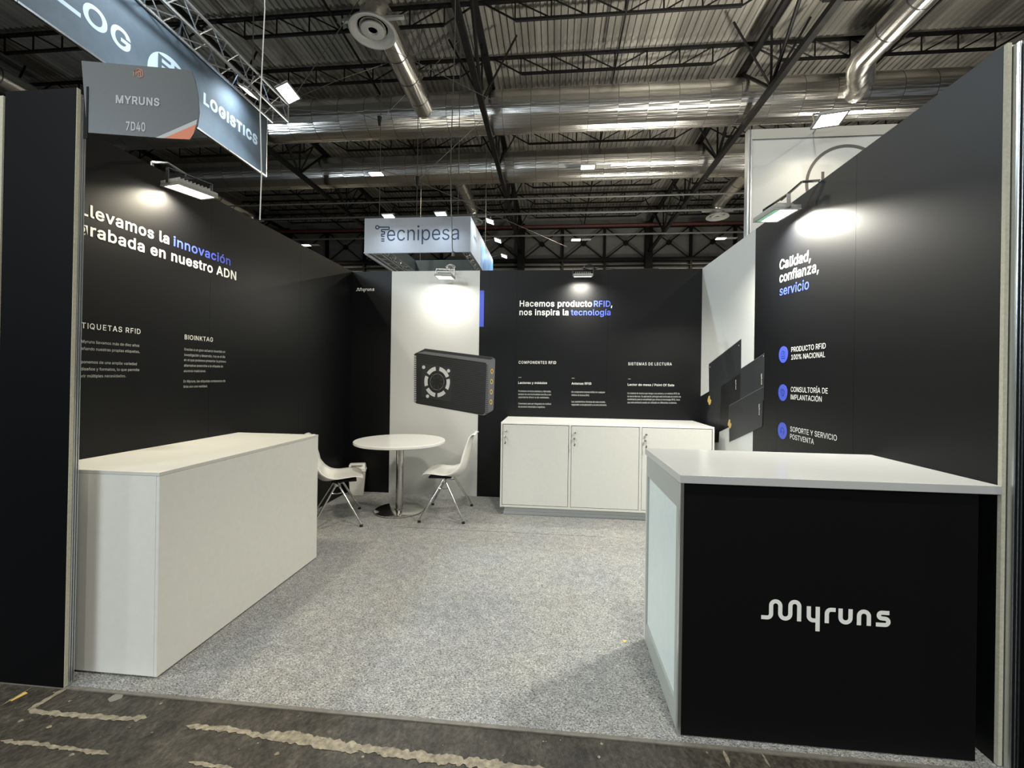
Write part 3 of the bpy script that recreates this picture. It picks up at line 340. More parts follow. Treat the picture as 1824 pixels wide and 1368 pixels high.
# ------------------------------------------------------------------ floor
fl = struct(MB().box((-40, -14, GND-.2), (44, 30, GND)).build('floor', M_CONC))
NSTRIP = [0]
def strip(pts, wid, jag=.35, step=.008):           # ragged line of old tape glue along floor points
    mb = MB(); L = []; Rr = []
    P = [Vector(p) for p in pts]; path = []
    for a, b in zip(P, P[1:]):
        k = max(1, int((b-a).length/step)); path += [a.lerp(b, i/k) for i in range(k)]
    path.append(P[-1]); N = len(path)
    for i, p in enumerate(path):
        t = (path[min(i+1, N-1)]-path[max(i-1, 0)]).normalized(); nn = Vector((-t.y, t.x, 0))
        e = min(1, i/3, (N-1-i)/3)*wid/2
        L.append(p+nn*e*(1+jag*2*(noise.noise(p*48)+.5*noise.noise(p*110)))); Rr.append(p-nn*e*(1+jag*2*(noise.noise(p*51+Vector((5, 1, 2)))+.5*noise.noise(p*120))))
    NSTRIP[0] += 1; vs = [(v.x, v.y, GND+.0010+.00015*NSTRIP[0]) for v in L+Rr]; mb.add(vs, [(i, i+1, N+i+1, N+i) for i in range(N-1)])
    return mb.build('glue_residue', M_RESID, fl)
g = lambda u, v: on(u, v, 'z', GND)
strip([g(117, 1226), g(55, 1263), g(62, 1268), g(150, 1275), g(240, 1282)], .022)
strip([g(228, 1280), g(262, 1279)], .03, .6)
strip([g(0, 1320), g(60, 1325), g(195, 1344)], .014, .5)
strip([g(330, 1293), g(420, 1301), g(470, 1312), g(560, 1326), g(640, 1340)], .022, .45)
strip([g(470, 1308), g(540, 1313), g(610, 1328), g(700, 1342), g(780, 1352), g(880, 1362), g(1020, 1385)], .034, .4)
strip([g(335, 1358), g(420, 1370)], .012, .5)
strip([g(0, 1259), g(60, 1223)], .006, .3)
strip([g(60, 1262), g(110, 1232), g(135, 1216)], .012, .3)
strip([g(1288, 1335), g(1300, 1368)], .012, .4); strip([g(1355, 1341), g(1372, 1368)], .012, .4)
def blob(cx, cy, r, name, m, parent, z, n=12, sq=1.0, rnd=.3, h=.002):
    pts = [(cx+r*math.cos(2*PI*i/n)*(1+random.uniform(-rnd, rnd)), cy+sq*r*math.sin(2*PI*i/n)*(1+random.uniform(-rnd, rnd)), z) for i in range(n)]
    mb = MB().prism(pts, (0, 0, h)); return mb.build(name, m, parent)
fleck = MB()
for i in range(90):
    p = on(random.uniform(150, 1200), 1368, 'z', GND); t = random.random(); y = -.06-.5*t; x = random.uniform(.1, 2.9)
    r = random.choice((.002, .003, .004, .006, .009)); n = 6
    fleck.add([(x+r*math.cos(2*PI*k/n)*random.uniform(.6, 1.3), y+r*math.sin(2*PI*k/n)*random.uniform(.5, 1.2), GND+.0013) for k in range(n)], [tuple(range(n))])
fk = fleck.build('paint_flecks', M_RESID, fl); fk['kind'] = 'stuff'
c = g(205, 1243)
tp = blob(c.x, c.y, .026, 'tape_scrap', mat('dirty_clear_tape', (.20, .19, .16), .3), None, GND, 9, 1.0, .25, .0015)
tag(tp, 'crumpled greyish scrap of clear tape stuck to the concrete before the left counter', 'tape')
c = g(33, 1241); M_YEL = mat('yellow_paper', (.72, .48, .12), .6)
q = [Vector((c.x-.012, c.y-.022, GND)), Vector((c.x+.004, c.y-.024, GND)), Vector((c.x+.014, c.y+.02, GND)), Vector((c.x-.002, c.y+.024, GND))]
tag(MB().prism(q, (0, 0, .002)).build('paper_scrap', M_YEL), 'orange-yellow paper scrap on the concrete in front of the black left fin wall', 'scrap', 'yellow scraps')
c = on(1113, 1143, 'z', .0)
q = [Vector((c.x-.012, c.y-.004, 0)), Vector((c.x, c.y-.008, 0)), Vector((c.x+.010, c.y+.001, 0)), Vector((c.x-.002, c.y+.009, 0))]
tag(MB().prism(q, (0, 0, .003)).build('paper_scrap', M_YEL), 'tiny yellow scrap lying on the grey carpet beside the right counter', 'scrap', 'yellow scraps')

cp_ = MB().box((-.02, -.030, GND), (W+.02, D+.03, 0)).build('carpet', M_CARPET)
tag(cp_, 'mottled light grey needle-felt carpet covering the floor of the stand', 'carpet')
MB().box((-.02, -.046, GND), (W+.02, -.030, -.0005)).build('edge_tape', mat('carpet_edge_tape', (.16, .15, .13), .5, noise_amt=.2, noise_scale=30), cp_)
MB().box((.9, 1.952, 0), (2.75, 1.956, .0008)).build('seam', mat('carpet_seam', (.10, .10, .10), .8), cp_)

# ------------------------------------------------------------------ walls of the stand
def wall(name, axis, inner, sgn, spans, zt=H, first_white=None):
    """slab + separate laminate panels; axis 'x' = plane x=inner. spans: list of (a, b, material)."""
    a0, b0 = spans[0][0], spans[-1][1]; t0, t1 = .006, .045
    def bx(a, b, z0, z1, d0, d1):
        lo, hi = sorted((inner+sgn*d0, inner+sgn*d1))
        return ((lo, a, z0), (hi, b, z1)) if axis == 'x' else ((a, lo, z0), (b, hi, z1))
    base = struct(MB().box(*bx(a0, b0, GND, zt-.004, t0, t1)).build(name, M_BLACKM))
    for a, b, m in spans:
        MB().box(*bx(a+.0006, b-.0006, GND+.002, zt, 0, t0)).build('panel', m, base)
    return base
wl = wall('wall_left', 'x', 0, -1, [(0, 1.0, M_BLACK), (1.0, 2.0, M_BLACK), (2.0, D+.006, M_BLACK)])
wb = wall('wall_back', 'y', D, 1, [(-.006, .462, M_BLACK), (.462, 1.470, M_WHITEW), (1.470, 1.886, M_BLACK), (1.886, 2.87, M_BLACK), (2.87, W+.006, M_BLACK)])
wr = wall('wall_right', 'x', W, 1, [(0, .713, M_BLACK), (.713, 1.459, M_BLACK), (1.459, 1.81, M_BLACK), (1.81, D+.006, M_WHITEW)])
# top rails of the system walls
tr = struct(MB().box((-.045, 0, H-.03), (-.007, D+.04, H+.002)).build('trim_1', M_ALU))
tr = struct(MB().box((0, D+.008, H-.03), (W+.04, D+.045, H+.002)).build('trim_2', M_ALU))
tr = struct(MB().box((W+.007, 0, H-.03), (W+.045, D+.04, H+.002)).build('trim_3', M_ALU))

# left front fin: black panel facing the aisle, raw edge, grooved aluminium profile behind it
def lean(o, k, z0=0):                       # out of plumb as built: top pushed along X
    for v in o.data.vertices: v.co.x += k*(v.co.z-z0)/H
    return o
KL = .020
fin = lean(struct(MB().box((-.050, -.045, GND), (.2865, -.032, H)).build('wall_front_left', M_FIN)), KL)
lean(MB().box((-.028, -.0315, GND), (.288, -.0305+.0, H)).build('panel', M_MDF, fin), KL)
lean(MB().box((.2868, -.0452, GND+.001), (.2888, -.0318, H)).build('panel_edge', M_MDF, fin), KL)
lean(MB().box((-.095, -.05, GND), (-.052, .0, H-.02)).build('panel_edge', M_MDF, fin), KL)
lean(MB().box((-.05, -.029, GND), (.245, -.004, H-.02)).build('core', M_BLACKM, fin), KL)
pr = lean(struct(MB().box((.246, -.030, GND), (.284, -.006, H-.015)).build('trim_4', M_ALU)), KL)
for y0 in (-.0265, -.0180, -.0095):
    lean(MB().box((.2842, y0, GND), (.2862, y0+.0030, H-.018)).build('rib', M_ALU, pr), KL)
for y0 in (-.0225, -.0140):
    lean(MB().box((.2841, y0, GND), (.2846, y0+.003, H-.020)).build('groove', M_ALUD, pr), KL)
# small foot with levelling plate
MB().box((.262, -.040, GND), (.294, -.002, .004)).build('foot_plate', M_ALU, pr)

# right front end of the right wall
MB().box((W, -.014, .004), (W+.013, -.0005, H)).build('panel_edge', M_MDF, wr)
pr = struct(MB().box((W+.016, -.035, GND), (W+.044, .040, H-.012)).build('trim_5', M_ALU))
for x0 in (.018, .0305, .040):
    MB().box((W+x0, -.0375, GND), (W+x0+.0035, -.0352, H-.012)).build('rib', M_ALU, pr)
for x0 in (.0225, .035):
    MB().box((W+x0, -.0358, GND), (W+x0+.006, -.0351, H-.012)).build('groove', M_ALUD, pr)
MB().box((W+.012, -.05, GND), (W+.05, -.016, .006)).build('foot_plate', M_ALU, pr)
fr = struct(MB().box((W+.028, -.085, GND), (W+1.3, -.072, H)).build('wall_front_right', M_FIN))
MB().box((W+.026, -.0852, GND+.001), (W+.0278, -.071, H)).build('panel_edge', M_MDF, fr)
MB().box((W+.046, -.071, GND), (W+1.3, -.03, H-.01)).build('core', M_BLACKM, fr)

# ------------------------------------------------------------------ print on the walls
L = lambda u, v: on(u, v, 'x', .0)
B = lambda u, v: on(u, v, 'y', D)
Rr_ = lambda u, v: on(u, v, 'x', W)
def caph(f, u, v, px): return abs(f(u, v-px).z-f(u, v).z)
XL, NB, NR = (0, 1, 0), (0, -1, 0), (-1, 0, 0)
def lt(txt, a, b, px, m=M_LETTER, **kw): return text(txt, L(*a), L(*b), caph(L, *b, px), m, wl, nrm=(1, 0, 0), **kw)
lt('Llevamos la', (160.5, 386.7), (301, 435), 15.6*1.12, skip=1, bold=.028)
lt('innovación', (308.8, 437.5), (410, 473), 14.2, M_BLUE, bold=.024)
lt('grabada en nuestro ADN', (160.5, 420), (420.5, 499), 14.4, skip=1, bold=.028)
lt('ETIQUETAS RFID', (155.6, 585.3), (249.9, 595), 8.7, skip=2, bold=.012, space=1.15)
for s_, sk, a, b in [('En Myruns llevamos más de diez años', 10, (170.9, 612.3), (247.7, 617.9)), ('diseñando nuestras propias etiquetas.', 10, (170.9, 624.5), (248.5, 628.8)),
                     ('Disponemos de una amplia variedad', 11, (176.5, 648), (243.3, 650.5)), ('de diseños y formatos, lo que permite', 11, (171.2, 660.0), (247.7, 661)),
                     ('cubrir múltiples necesidades.', 7, (155, 672.2), (223.9, 671.9))]:
    lt(s_, a, b, 4.6, M_LETTERG, skip=sk, res=2, bold=.004)
zz = lambda x, y: (140+x/6.08, 560+y/6.08)
lt('BIOINKTAG', zz(1147, 268), zz(1453, 297), 7.4, bold=.012, space=1.1)
for s_, a, b in [('Gracias a un gran esfuerzo invertido en', (1143, 390), (1585, 418)), ('investigación y desarrollo, hoy es el día', (1143, 450), (1583, 472)),
                 ('en el que podemos presentar la primera', (1140, 505), (1592, 523)), ('alternativa sostenible a la etiqueta de', (1140, 565), (1562, 575)),
                 ('aluminio tradicional.', (1138, 625), (1375, 625)), ('En Myruns, las etiquetas compuestas de', (1135, 738), (1587, 732)), ('tinta son una realidad.', (1133, 795), (1393, 788))]:
    lt(s_, zz(*a), zz(*b), 4.0, M_LETTERG, res=2, bold=.004)
zb = lambda x, y: (860+x/4.145, 456+y/4.145)
def bt(txt, a, b, px, m=M_LETTER, **kw): a, b = zb(*a), zb(*b); return text(txt, B(*a), B(*b), caph(B, *a, px), m, wb, nrm=NB, **kw)
bt('Hacemos producto', (272, 372), (805, 374), 10.2, bold=.024); bt('RFID', (820, 374), (942, 374), 10.2, M_BLUE, bold=.015); bt(',', (946, 374), (956, 374), 10.2, bold=.02)
bt('nos inspira la', (270, 436), (632, 437), 10.2, bold=.024); bt('tecnología', (650, 437), (943, 437), 10.2, M_BLUE, bold=.015)
bt('COMPONENTES RFID', (265, 795), (541, 797), 4.9, bold=.012, space=1.15); bt('SISTEMAS DE LECTURA', (1073, 806), (1395, 808), 4.9, bold=.012, space=1.15)
for x0, x1, y in ((263, 285, 896), (656, 677, 902), (1072, 1092, 908)):
    a, b = B(*zb(x0, y)), B(*zb(x1, y)); MB().box((a.x, D-.0012, a.z-.002), (b.x, D-.0002, a.z+.002)).build('dash', M_LETTERG, wb)
bt('Lectores y módulos', (262, 944), (474, 945), 3.9, bold=.012); bt('Antenas RFID', (655, 949), (801, 950), 3.9, bold=.012); bt('Lector de mesa / Point Of Sale', (1070, 957), (1413, 962), 3.9, bold=.012)
for x0, rows in ((262, [('Proveedores de lectura diseñados y fabricados,', 1003, 503), ('dotados de una funcionalidad sencilla y con', 1026, 503), ('capacidad de ofrecer un alto rendimiento.', 1048, 490),
                        ('Conectados para ser integrados en multitud', 1095, 503), ('de procesos industriales o logísticos.', 1118, 460)]),
                 (655, [('Un componente imprescindible en cualquier', 1009, 902), ('sistema de lectura RFID.', 1032, 787), ('Las características técnicas de cada modelo,', 1081, 905), ('responden a una aplicación y un uso concretos.', 1103, 915)]),
                 (1068, [('Un sistema de lectura que integra una antena y un módulo RFID de', 1019, 1453), ('la marca Myruns. Su aplicación principal está enfocada al control de', 1042, 1462),
                         ('rendimiento para la versatilidad que ofrece la tecnología RFID, hace', 1064, 1455), ('que este producto pueda ser utilizado en diferentes contextos.', 1087, 1432)])):
    for s_, y, x1 in rows: bt(s_, (x0, y), (x1, y+3), 3.0, M_LETTERG, res=2, bold=.004)
def rt(txt, a, b, px, m=M_LETTER, **kw): return text(txt, Rr_(*a), Rr_(*b), caph(Rr_, *a, px), m, wr, nrm=NR, **kw)
rt('Calidad,', (1388.7, 480), (1444.3, 463.3), 16.0, bold=.018); rt('confianza,', (1388.7, 503.3), (1458.5, 483.5), 16.0, bold=.018)
rt('servicio', (1388.7, 526.7), (1441, 514.5), 15.5, M_BLUE, bold=.015)
for s_, a, b in [('PRODUCTO RFID', (1409.8, 627.1), (1471, 620.5)), ('100% NACIONAL', (1409.8, 640.7), (1470, 636)), ('CONSULTORÍA DE', (1408.9, 697.7), (1474.8, 701.1)),
                 ('IMPLANTACIÓN', (1408.6, 711.2), (1463.9, 715.8)), ('SOPORTE Y SERVICIO', (1407.9, 768), (1491, 785.4)), ('POSTVENTA', (1407.6, 781.3), (1449.9, 791.5))]:
    rt(s_, a, b, 8.6, bold=.004)
for k, (u, v) in enumerate(((1395.5, 631.5), (1394.6, 699.4), (1393.8, 767.3))):
    c = Rr_(u, v); r = caph(Rr_, u, v, 14.8); n = 40
    ic = MB().prism([(W-.0005, c.y+r*math.cos(2*PI*i/n), c.z+r*math.sin(2*PI*i/n)) for i in range(n)], (-.0008, 0, 0)).build('icon_disc', M_BLUE, wr)
    mb = MB(); x = W-.0018; s = r*.45
    def ln_(a, b, t=.0022):
        a, b = Vector((x, c.y-a[0]*s, c.z+a[1]*s)), Vector((x, c.y-b[0]*s, c.z+b[1]*s)); d = (b-a).normalized(); nn = Vector((0, -d.z, d.y))*t
        mb.add([a-nn, b-nn, b+nn, a+nn], [(0, 1, 2, 3)])
    if k == 0:
        for a, b in [((-.8, -1), (.8, -1)), ((.8, -1), (.8, .6)), ((-.8, .6), (-.8, -1)), ((-.8, .6), (-.3, 1)), ((-.3, 1), (.8, .6)), ((-.4, -.4), (.4, -.4)), ((-.3, .1), (.1, .4)), ((.1, .4), (.4, .1))]: ln_(a, b)
    elif k == 1:
        for a, b in [((-.9, .9), (.3, .9)), ((.3, .9), (.9, .2)), ((-.9, .9), (-.9, -.1)), ((-.9, -.1), (-.1, -.1)), ((-.1, -.1), (.3, -.9)), ((.3, -.9), (.9, .2)), ((-.5, .4), (.2, .4)), ((-.7, -.6), (.1, -.9))]: ln_(a, b)
    else:
        P = [(.85*math.cos(t), .85*math.sin(t)) for t in [PI*i/8 for i in range(9)]]
        for a, b in zip(P, P[1:]): ln_(a, b)
        for a, b in [((-.85, 0), (-.85, -.5)), ((.85, 0), (.85, -.5)), ((-.85, -.5), (-.5, -.5)), ((-.5, -.5), (-.5, 0)), ((.5, -.5), (.5, 0)), ((.85, -.5), (.2, -1))]: ln_(a, b)
    mb.build('icon_drawing', M_BLUED, ic)
a, b = B(634.2, 518.6), B(666.6, 518.2); logo(a, b, M_LETTER, wb, nrm=NB)
a, b = B(856, 517.5), B(861.5, 582); MB().box((1.4704, D-.0012, b.z), (b.x, D-.0002, a.z)).build('blue_bar', M_BLUE, wb)

# --- printed picture of the reader on the back wall (flat print)
zd = lambda x, y, k=0: B(720+x/9.12, 600+y/9.12) + Vector((0, -.0006-.0004*k, 0))
def poly(pts, m, parent, k=0, f=zd, name='print'):
    pts = [f(x, y, k) for x, y in pts]; mb = MB(); mb.add(pts, [tuple(range(len(pts)))]); return loc_build(mb, name, m, parent)
prd = thing('product_print', B(808, 680)+Vector((0, -.001, 0)), 'flat print of a black finned reader box with a fan on the white back panel', 'picture')
poly([(165, 275), (205, 255), (340, 190), (1430, 330), (1470, 352), (1478, 385), (1450, 1170), (1440, 1195), (1300, 1275), (1240, 1270), (205, 1085), (160, 1050)], M_PG, prd, 0, name='case_print')
poly([(215, 258), (345, 194), (1400, 328), (1455, 345), (1400, 372), (330, 235)], M_PD, prd, 1, name='case_print')
poly([(165, 290), (200, 262), (1290, 415), (1330, 425), (1340, 460), (1310, 1235), (1280, 1262), (1235, 1262), (205, 1080), (165, 1040)], M_PK, prd, 2, name='front_print')
ribs = MB(); NRb = 26
for i in range(NRb):
    t = i/(NRb-1); yl, yr = 285+t*755, 448+t*780
    a, b, c, d = zd(160, yl, 3), zd(1365, yr+8, 3), zd(1365, yr+20, 3), zd(160, yl+14, 3)
    ribs.add([a, b, c, d], [(0, 1, 2, 3)])
loc_build(ribs, 'rib_print', M_PD, prd)
teeth = MB()
for i in range(NRb-1):
    t = (i+.5)/(NRb-1); yl = 285+t*755
    teeth.add([zd(155, yl+4, 3.5), zd(196, yl+8, 3.5), zd(196, yl+22, 3.5), zd(155, yl+20, 3.5)], [(0, 1, 2, 3)])
loc_build(teeth, 'notch_print', M_PL, prd)
poly([(285, 432), (770, 490), (762, 1060), (287, 970)], M_PD, prd, 4, name='fan_plate_print')
def el(cx, cy, rx, ry, a0, a1, f, n=12): return [(cx+f*rx*math.cos(math.radians(a0+(a1-a0)*i/n)), cy+f*ry*math.sin(math.radians(a0+(a1-a0)*i/n))) for i in range(n+1)]
CX, CY, RX, RY = 535, 732, 208, 248
for a0, a1 in ((-143, -97), (-78, -22), (-12, 32), (48, 88), (100, 150), (163, 205)):
    poly(el(CX, CY, RX, RY, a0, a1, 1.0)+el(CX, CY, RX, RY, a1, a0, .74), M_PL, prd, 5, name='ring_print')
poly(el(CX, CY, 150, 172, 0, 350, 1, 30), M_PK, prd, 5, name='fan_print')
poly(el(CX, CY, 118, 136, 0, 350, 1, 30), M_PG, prd, 6, name='fan_print')
poly(el(CX, CY, 108, 124, 0, 350, 1, 30), M_PK, prd, 7, name='fan_print')
bl = MB()
for k in range(7):
    a = 2*PI*k/7; p = [(CX+20*math.cos(a), CY+22*math.sin(a)), (CX+150*math.cos(a+.35), CY+170*math.sin(a+.35)), (CX+152*math.cos(a+.50), CY+172*math.sin(a+.50)), (CX+45*math.cos(a+.7), CY+50*math.sin(a+.7))]
    bl.add([zd(x, y, 8) for x, y in p], [(0, 1, 2, 3)])
loc_build(bl, 'blade_print', M_PD, prd)
poly(el(CX, CY, 50, 58, 0, 350, 1, 20), M_PK, prd, 9, name='fan_print')
for x, y in ((317, 493), (720, 552), (380, 965)): poly(el(x, y, 26, 29, 0, 350, 1, 14), M_PL, prd, 5, name='screw_print')
for x, y in ((1427, 560), (1420, 727), (1415, 893), (1410, 1058)):
    poly(el(x, y, 21, 42, 0, 350, 1, 16), M_GOLD, prd, 5, name='socket_print'); poly(el(x, y, 9, 24, 0, 350, 1, 12), M_PD, prd, 6, name='socket_print')

# --- printed antenna plates on the right wall (flat print)
za = lambda x, y, k=0: Rr_(1240+x/6.514, 590+y/6.514) + Vector((-.0006-.0004*k, 0, 0))
pa = thing('product_print', Rr_(1310, 700)+Vector((-.001, 0, 0)), 'flat print of three dark antenna plates with brass connectors, on the white right wall panel', 'picture')
poly([(48, 758), (150, 698), (400, 560), (400, 1105), (270, 1168), (262, 1290), (46, 1290)], M_PK, pa, 0, za, 'plate_print')
poly([(148, 380), (525, 88), (518, 1040), (128, 1180), (130, 935), (152, 915)], M_PD, pa, 1, za, 'plate_print')
poly([(290, 640), (520, 485), (520, 1040), (275, 1150)], M_PK, pa, 2, za, 'plate_print')  # dark shape is the shadow printed across the plates
poly([(518, 438), (798, 255), (790, 800), (515, 830)], mat('print_plate', (.026, .029, .031), .4), pa, 3, za, 'plate_print')
poly([(385, 862), (783, 640), (770, 1108), (388, 1285)], M_PD, pa, 5, za, 'plate_print')
edge = MB()
for a, b in (((385, 866), (783, 644)), ((385, 866), (388, 1285)), ((518, 440), (798, 258)), ((148, 384), (525, 92))):
    edge.add([za(a[0], a[1]-3, 6), za(b[0], b[1]-3, 6), za(b[0]+2, b[1]+2, 6), za(a[0]+2, a[1]+2, 6)], [(0, 1, 2, 3)])
loc_build(edge, 'edge_print', M_PG, pa)
for x, y in ((157, 805), (392, 1080)):
    poly([(x-20, y-10), (x-8, y-55), (x+8, y-55), (x+10, y-15), (x+22, y-8), (x+20, y+22), (x+8, y+50), (x-8, y+48), (x-10, y+20), (x-22, y+15)], M_GOLD, pa, 7, za, 'connector_print')
for (x, y0, y1) in ((465, 560, 675), (765, 488, 618), (738, 842, 972)):
    p0, p1 = za(x+6, y0, 7), za(x+6, y1, 7)
    logo(p0, p1, M_LETTER, pa, up=(0, 1, 0), nrm=NR)
for x, y in ((500, 165), (165, 415), (787, 288)): poly(el(x, y, 4, 8, 0, 330, 1, 8), M_PL, pa, 7, za, 'hole_print')

# ------------------------------------------------------------------ left counter
CX1, YA, YB, H1 = .6187, .0428, 1.2694, .8884
lc = thing('display_counter', (.31, .65, 0), 'long plain white counter standing along the black left wall', 'counter')
mb = MB().box((.003, YA+.004, .012), (CX1-.016, YB-.003, H1-.016)); loc_build(mb, 'carcass', M_WHITE, lc, .001)
mb = MB().box((.002, YA, H1-.0155), (CX1, YB, H1)); loc_build(mb, 'worktop', M_TOP, lc, .001)
mb = MB().box((CX1-.0155, YA+.001, .008), (CX1-.0005, YB-.001, H1-.016)); loc_build(mb, 'front_panel', M_WHITE, lc, .001)
mb = MB().box((.135, YA+.0005, .010), (CX1-.016, YA+.0038, H1-.016)); loc_build(mb, 'end_panel', M_WHITE, lc)
mb = MB().box((.02, YA+.02, 0), (CX1-.03, YB-.02, .012)); loc_build(mb, 'plinth', M_BLACKM, lc)
mb = MB().box((CX1-.04, YB-.02, H1), (CX1-.02, YB-.005, H1+.004)); loc_build(mb, 'joint_cap', M_WHITE, lc)

# ------------------------------------------------------------------ right counter
X2, YF, YK, H2 = 2.7725, -.0116, .5773, .9693
XE = W-.062; M_CYANW = mat('pale_blue_white_laminate', (.74, .83, .82), .4, noise_amt=.02, noise_scale=20)
M_FRG = mat('grey_counter_frame', (.42, .44, .42), .42, noise_amt=.02, noise_scale=50)
rc = thing('reception_counter', (3.3, .28, 0), 'counter with glossy white top and black logo front at the right of the entrance', 'counter')
mb = MB().box((X2-.004, YF-.006, H2-.030), (W-.002, YK+.004, H2)); loc_build(mb, 'worktop', M_WHITEG, rc, .0015)
mb = MB().box((X2+.014, YF+.008, .004), (XE, YF+.020, H2-.034)); loc_build(mb, 'front_panel', M_BLACKM, rc)
mb = MB().box((X2+.002, YF+.004, 0), (X2+.014, YF+.024, H2-.034)); loc_build(mb, 'corner_profile', M_ALU, rc)
for a, b in (((X2+.004, YF+.024, H2-.135), (X2+.020, YK-.012, H2-.034)), ((X2+.004, YF+.024, .004), (X2+.020, YK-.012, .095)),
             ((X2+.004, YF+.024, .095), (X2+.020, YF+.062, H2-.135)), ((X2+.004, YK-.030, .095), (X2+.020, YK-.012, H2-.135))):
    loc_build(MB().box(a, b), 'frame_rail', M_FRG, rc)
loc_build(MB().box((X2+.012, YF+.064, .097), (X2+.017, YK-.032, H2-.137)), 'side_panel', M_CYANW, rc)
loc_build(MB().box((X2+.003, YK-.012, 0), (X2+.03, YK, H2-.034)), 'corner_profile', M_WHITE, rc)
loc_build(MB().box((XE-.03, YF+.02, 0), (XE, YK, H2-.034)), 'side_panel', M_BLACKM, rc)
loc_build(MB().box((X2+.03, YF+.1, .35), (XE-.03, YK-.01, .37)), 'shelf', M_WHITE, rc)
lo = on(1355.3, 1101.9, 'y', YF+.008); hi = on(1583.0, 912+(578+.0615*551)/3, 'y', YF+.008); hi.z = lo.z
logo(lo, hi, M_LETTER, rc, nrm=NB, lift=.002)

# ------------------------------------------------------------------ storage cabinet at the back
cx0, cx1, cyf, cyb, cz = 1.805, 3.765, 2.372, D-.004, .893
cb = thing('storage_cabinet', (2.78, 2.68, 0), 'low white lockable cabinet with three doors against the black back wall', 'cabinet')
loc_build(MB().box((cx0+.035, cyf+.075, .0006), (cx1-.02, cyb-.02, .085)), 'plinth', M_CAB, cb)
loc_build(MB().box((cx0+.028, cyf+.060, .0006), (cx1-.02, cyf+.074, .03)), 'plinth_rail', M_WHITEG, cb)
loc_build(MB().box((cx0, cyf+.004, cz-.016), (cx1, cyb, cz)), 'worktop', M_WHITET, cb, .001)
loc_build(MB().box((cx0, cyf+.006, .085), (cx1, cyb, .105)), 'bottom_board', M_CAB, cb)
xs = [cx0, cx0+.655, cx0+1.305, cx1]
loc_build(MB().box((cx0, cyf, .085), (cx0+.016, cyb, cz-.0165)), 'side_panel', M_CAB, cb)
loc_build(MB().box((cx1-.016, cyf, .085), (cx1, cyb, cz-.0165)), 'side_panel', M_CAB, cb)
for x in xs[1:3]: loc_build(MB().box((x-.011, cyf+.004, .105), (x+.011, cyb-.03, cz-.0165)), 'divider', M_CAB, cb)
loc_build(MB().box((cx0+.016, cyb-.02, .105), (cx1-.016, cyb-.004, cz-.0165)), 'back_panel', M_CAB, cb)
for i in range(3):
    a = xs[i]+(.020 if i == 0 else .015); b = xs[i+1]-(.020 if i == 2 else .015)
    dr = loc_build(MB().box((a, cyf+.007, .110), (b, cyf+.024, cz-.0215)), 'door', M_CAB, cb)
    for zz_ in (.060, .115):
        kx = a+(.030 if zz_ == .060 else .022); kz = cz-.0215-zz_
        Mx = Matrix.Rotation(PI/2, 3, 'X')
        k_ = loc_build(MB().lathe([(.004, 0), (.004, .012), (.009, .016), (.011, .022), (.009, .028), (.001, .030)], (kx, cyf+.007, kz), 16, Mx), 'knob' if zz_ == .06 else 'lock', M_STEEL, dr)
    ky = cyf-.018; mbk = MB().obox((kx, ky-.012, kz-.004), (.004, .028, .010)).tube((kx, ky-.022, kz-.002), (kx+.004, ky-.020, kz-.045), .0022, 6)
    mbk.obox((kx+.005, ky-.019, kz-.055), (.012, .003, .024), Matrix.Rotation(.2, 3, 'Y')); loc_build(mbk, 'key', M_STEEL, dr)

# ------------------------------------------------------------------ round table
tc_ = on(709.5, 908, 'z', 0); tcx, tcy = .812, 2.385
tz = on(706.5, 783.5, 'y', tcy).z; tr_ = .5*(on(783, 783, 'y', tcy)-on(630, 784, 'y', tcy)).length
rt_ = thing('bistro_table', (tcx, tcy, 0), 'round white table on a chromed column between the two white chairs', 'table')
MB().lathe([(0, tz-.028), (tr_-.006, tz-.028), (tr_, tz-.022), (tr_, tz-.004), (tr_-.004, tz), (0, tz)], (0, 0, 0), 72).build('tabletop', M_WHITET, rt_)
MB().lathe([(.036, .012), (.036, tz-.040), (.11, tz-.038), (.11, tz-.029)], (0, 0, 0), 32).build('column', M_STEEL, rt_)
MB().lathe([(0, .004), (.232, .004), (.236, .008), (.236, .014), (.230, .018), (.05, .022), (.045, .03), (0, .03)], (0, 0, 0), 64).build('base_plate', M_CHROME, rt_)
MB().lathe([(.225, 0), (.228, .004), (0, .0045)], (0, 0, 0), 48).build('floor_ring', M_RUBBER, rt_)

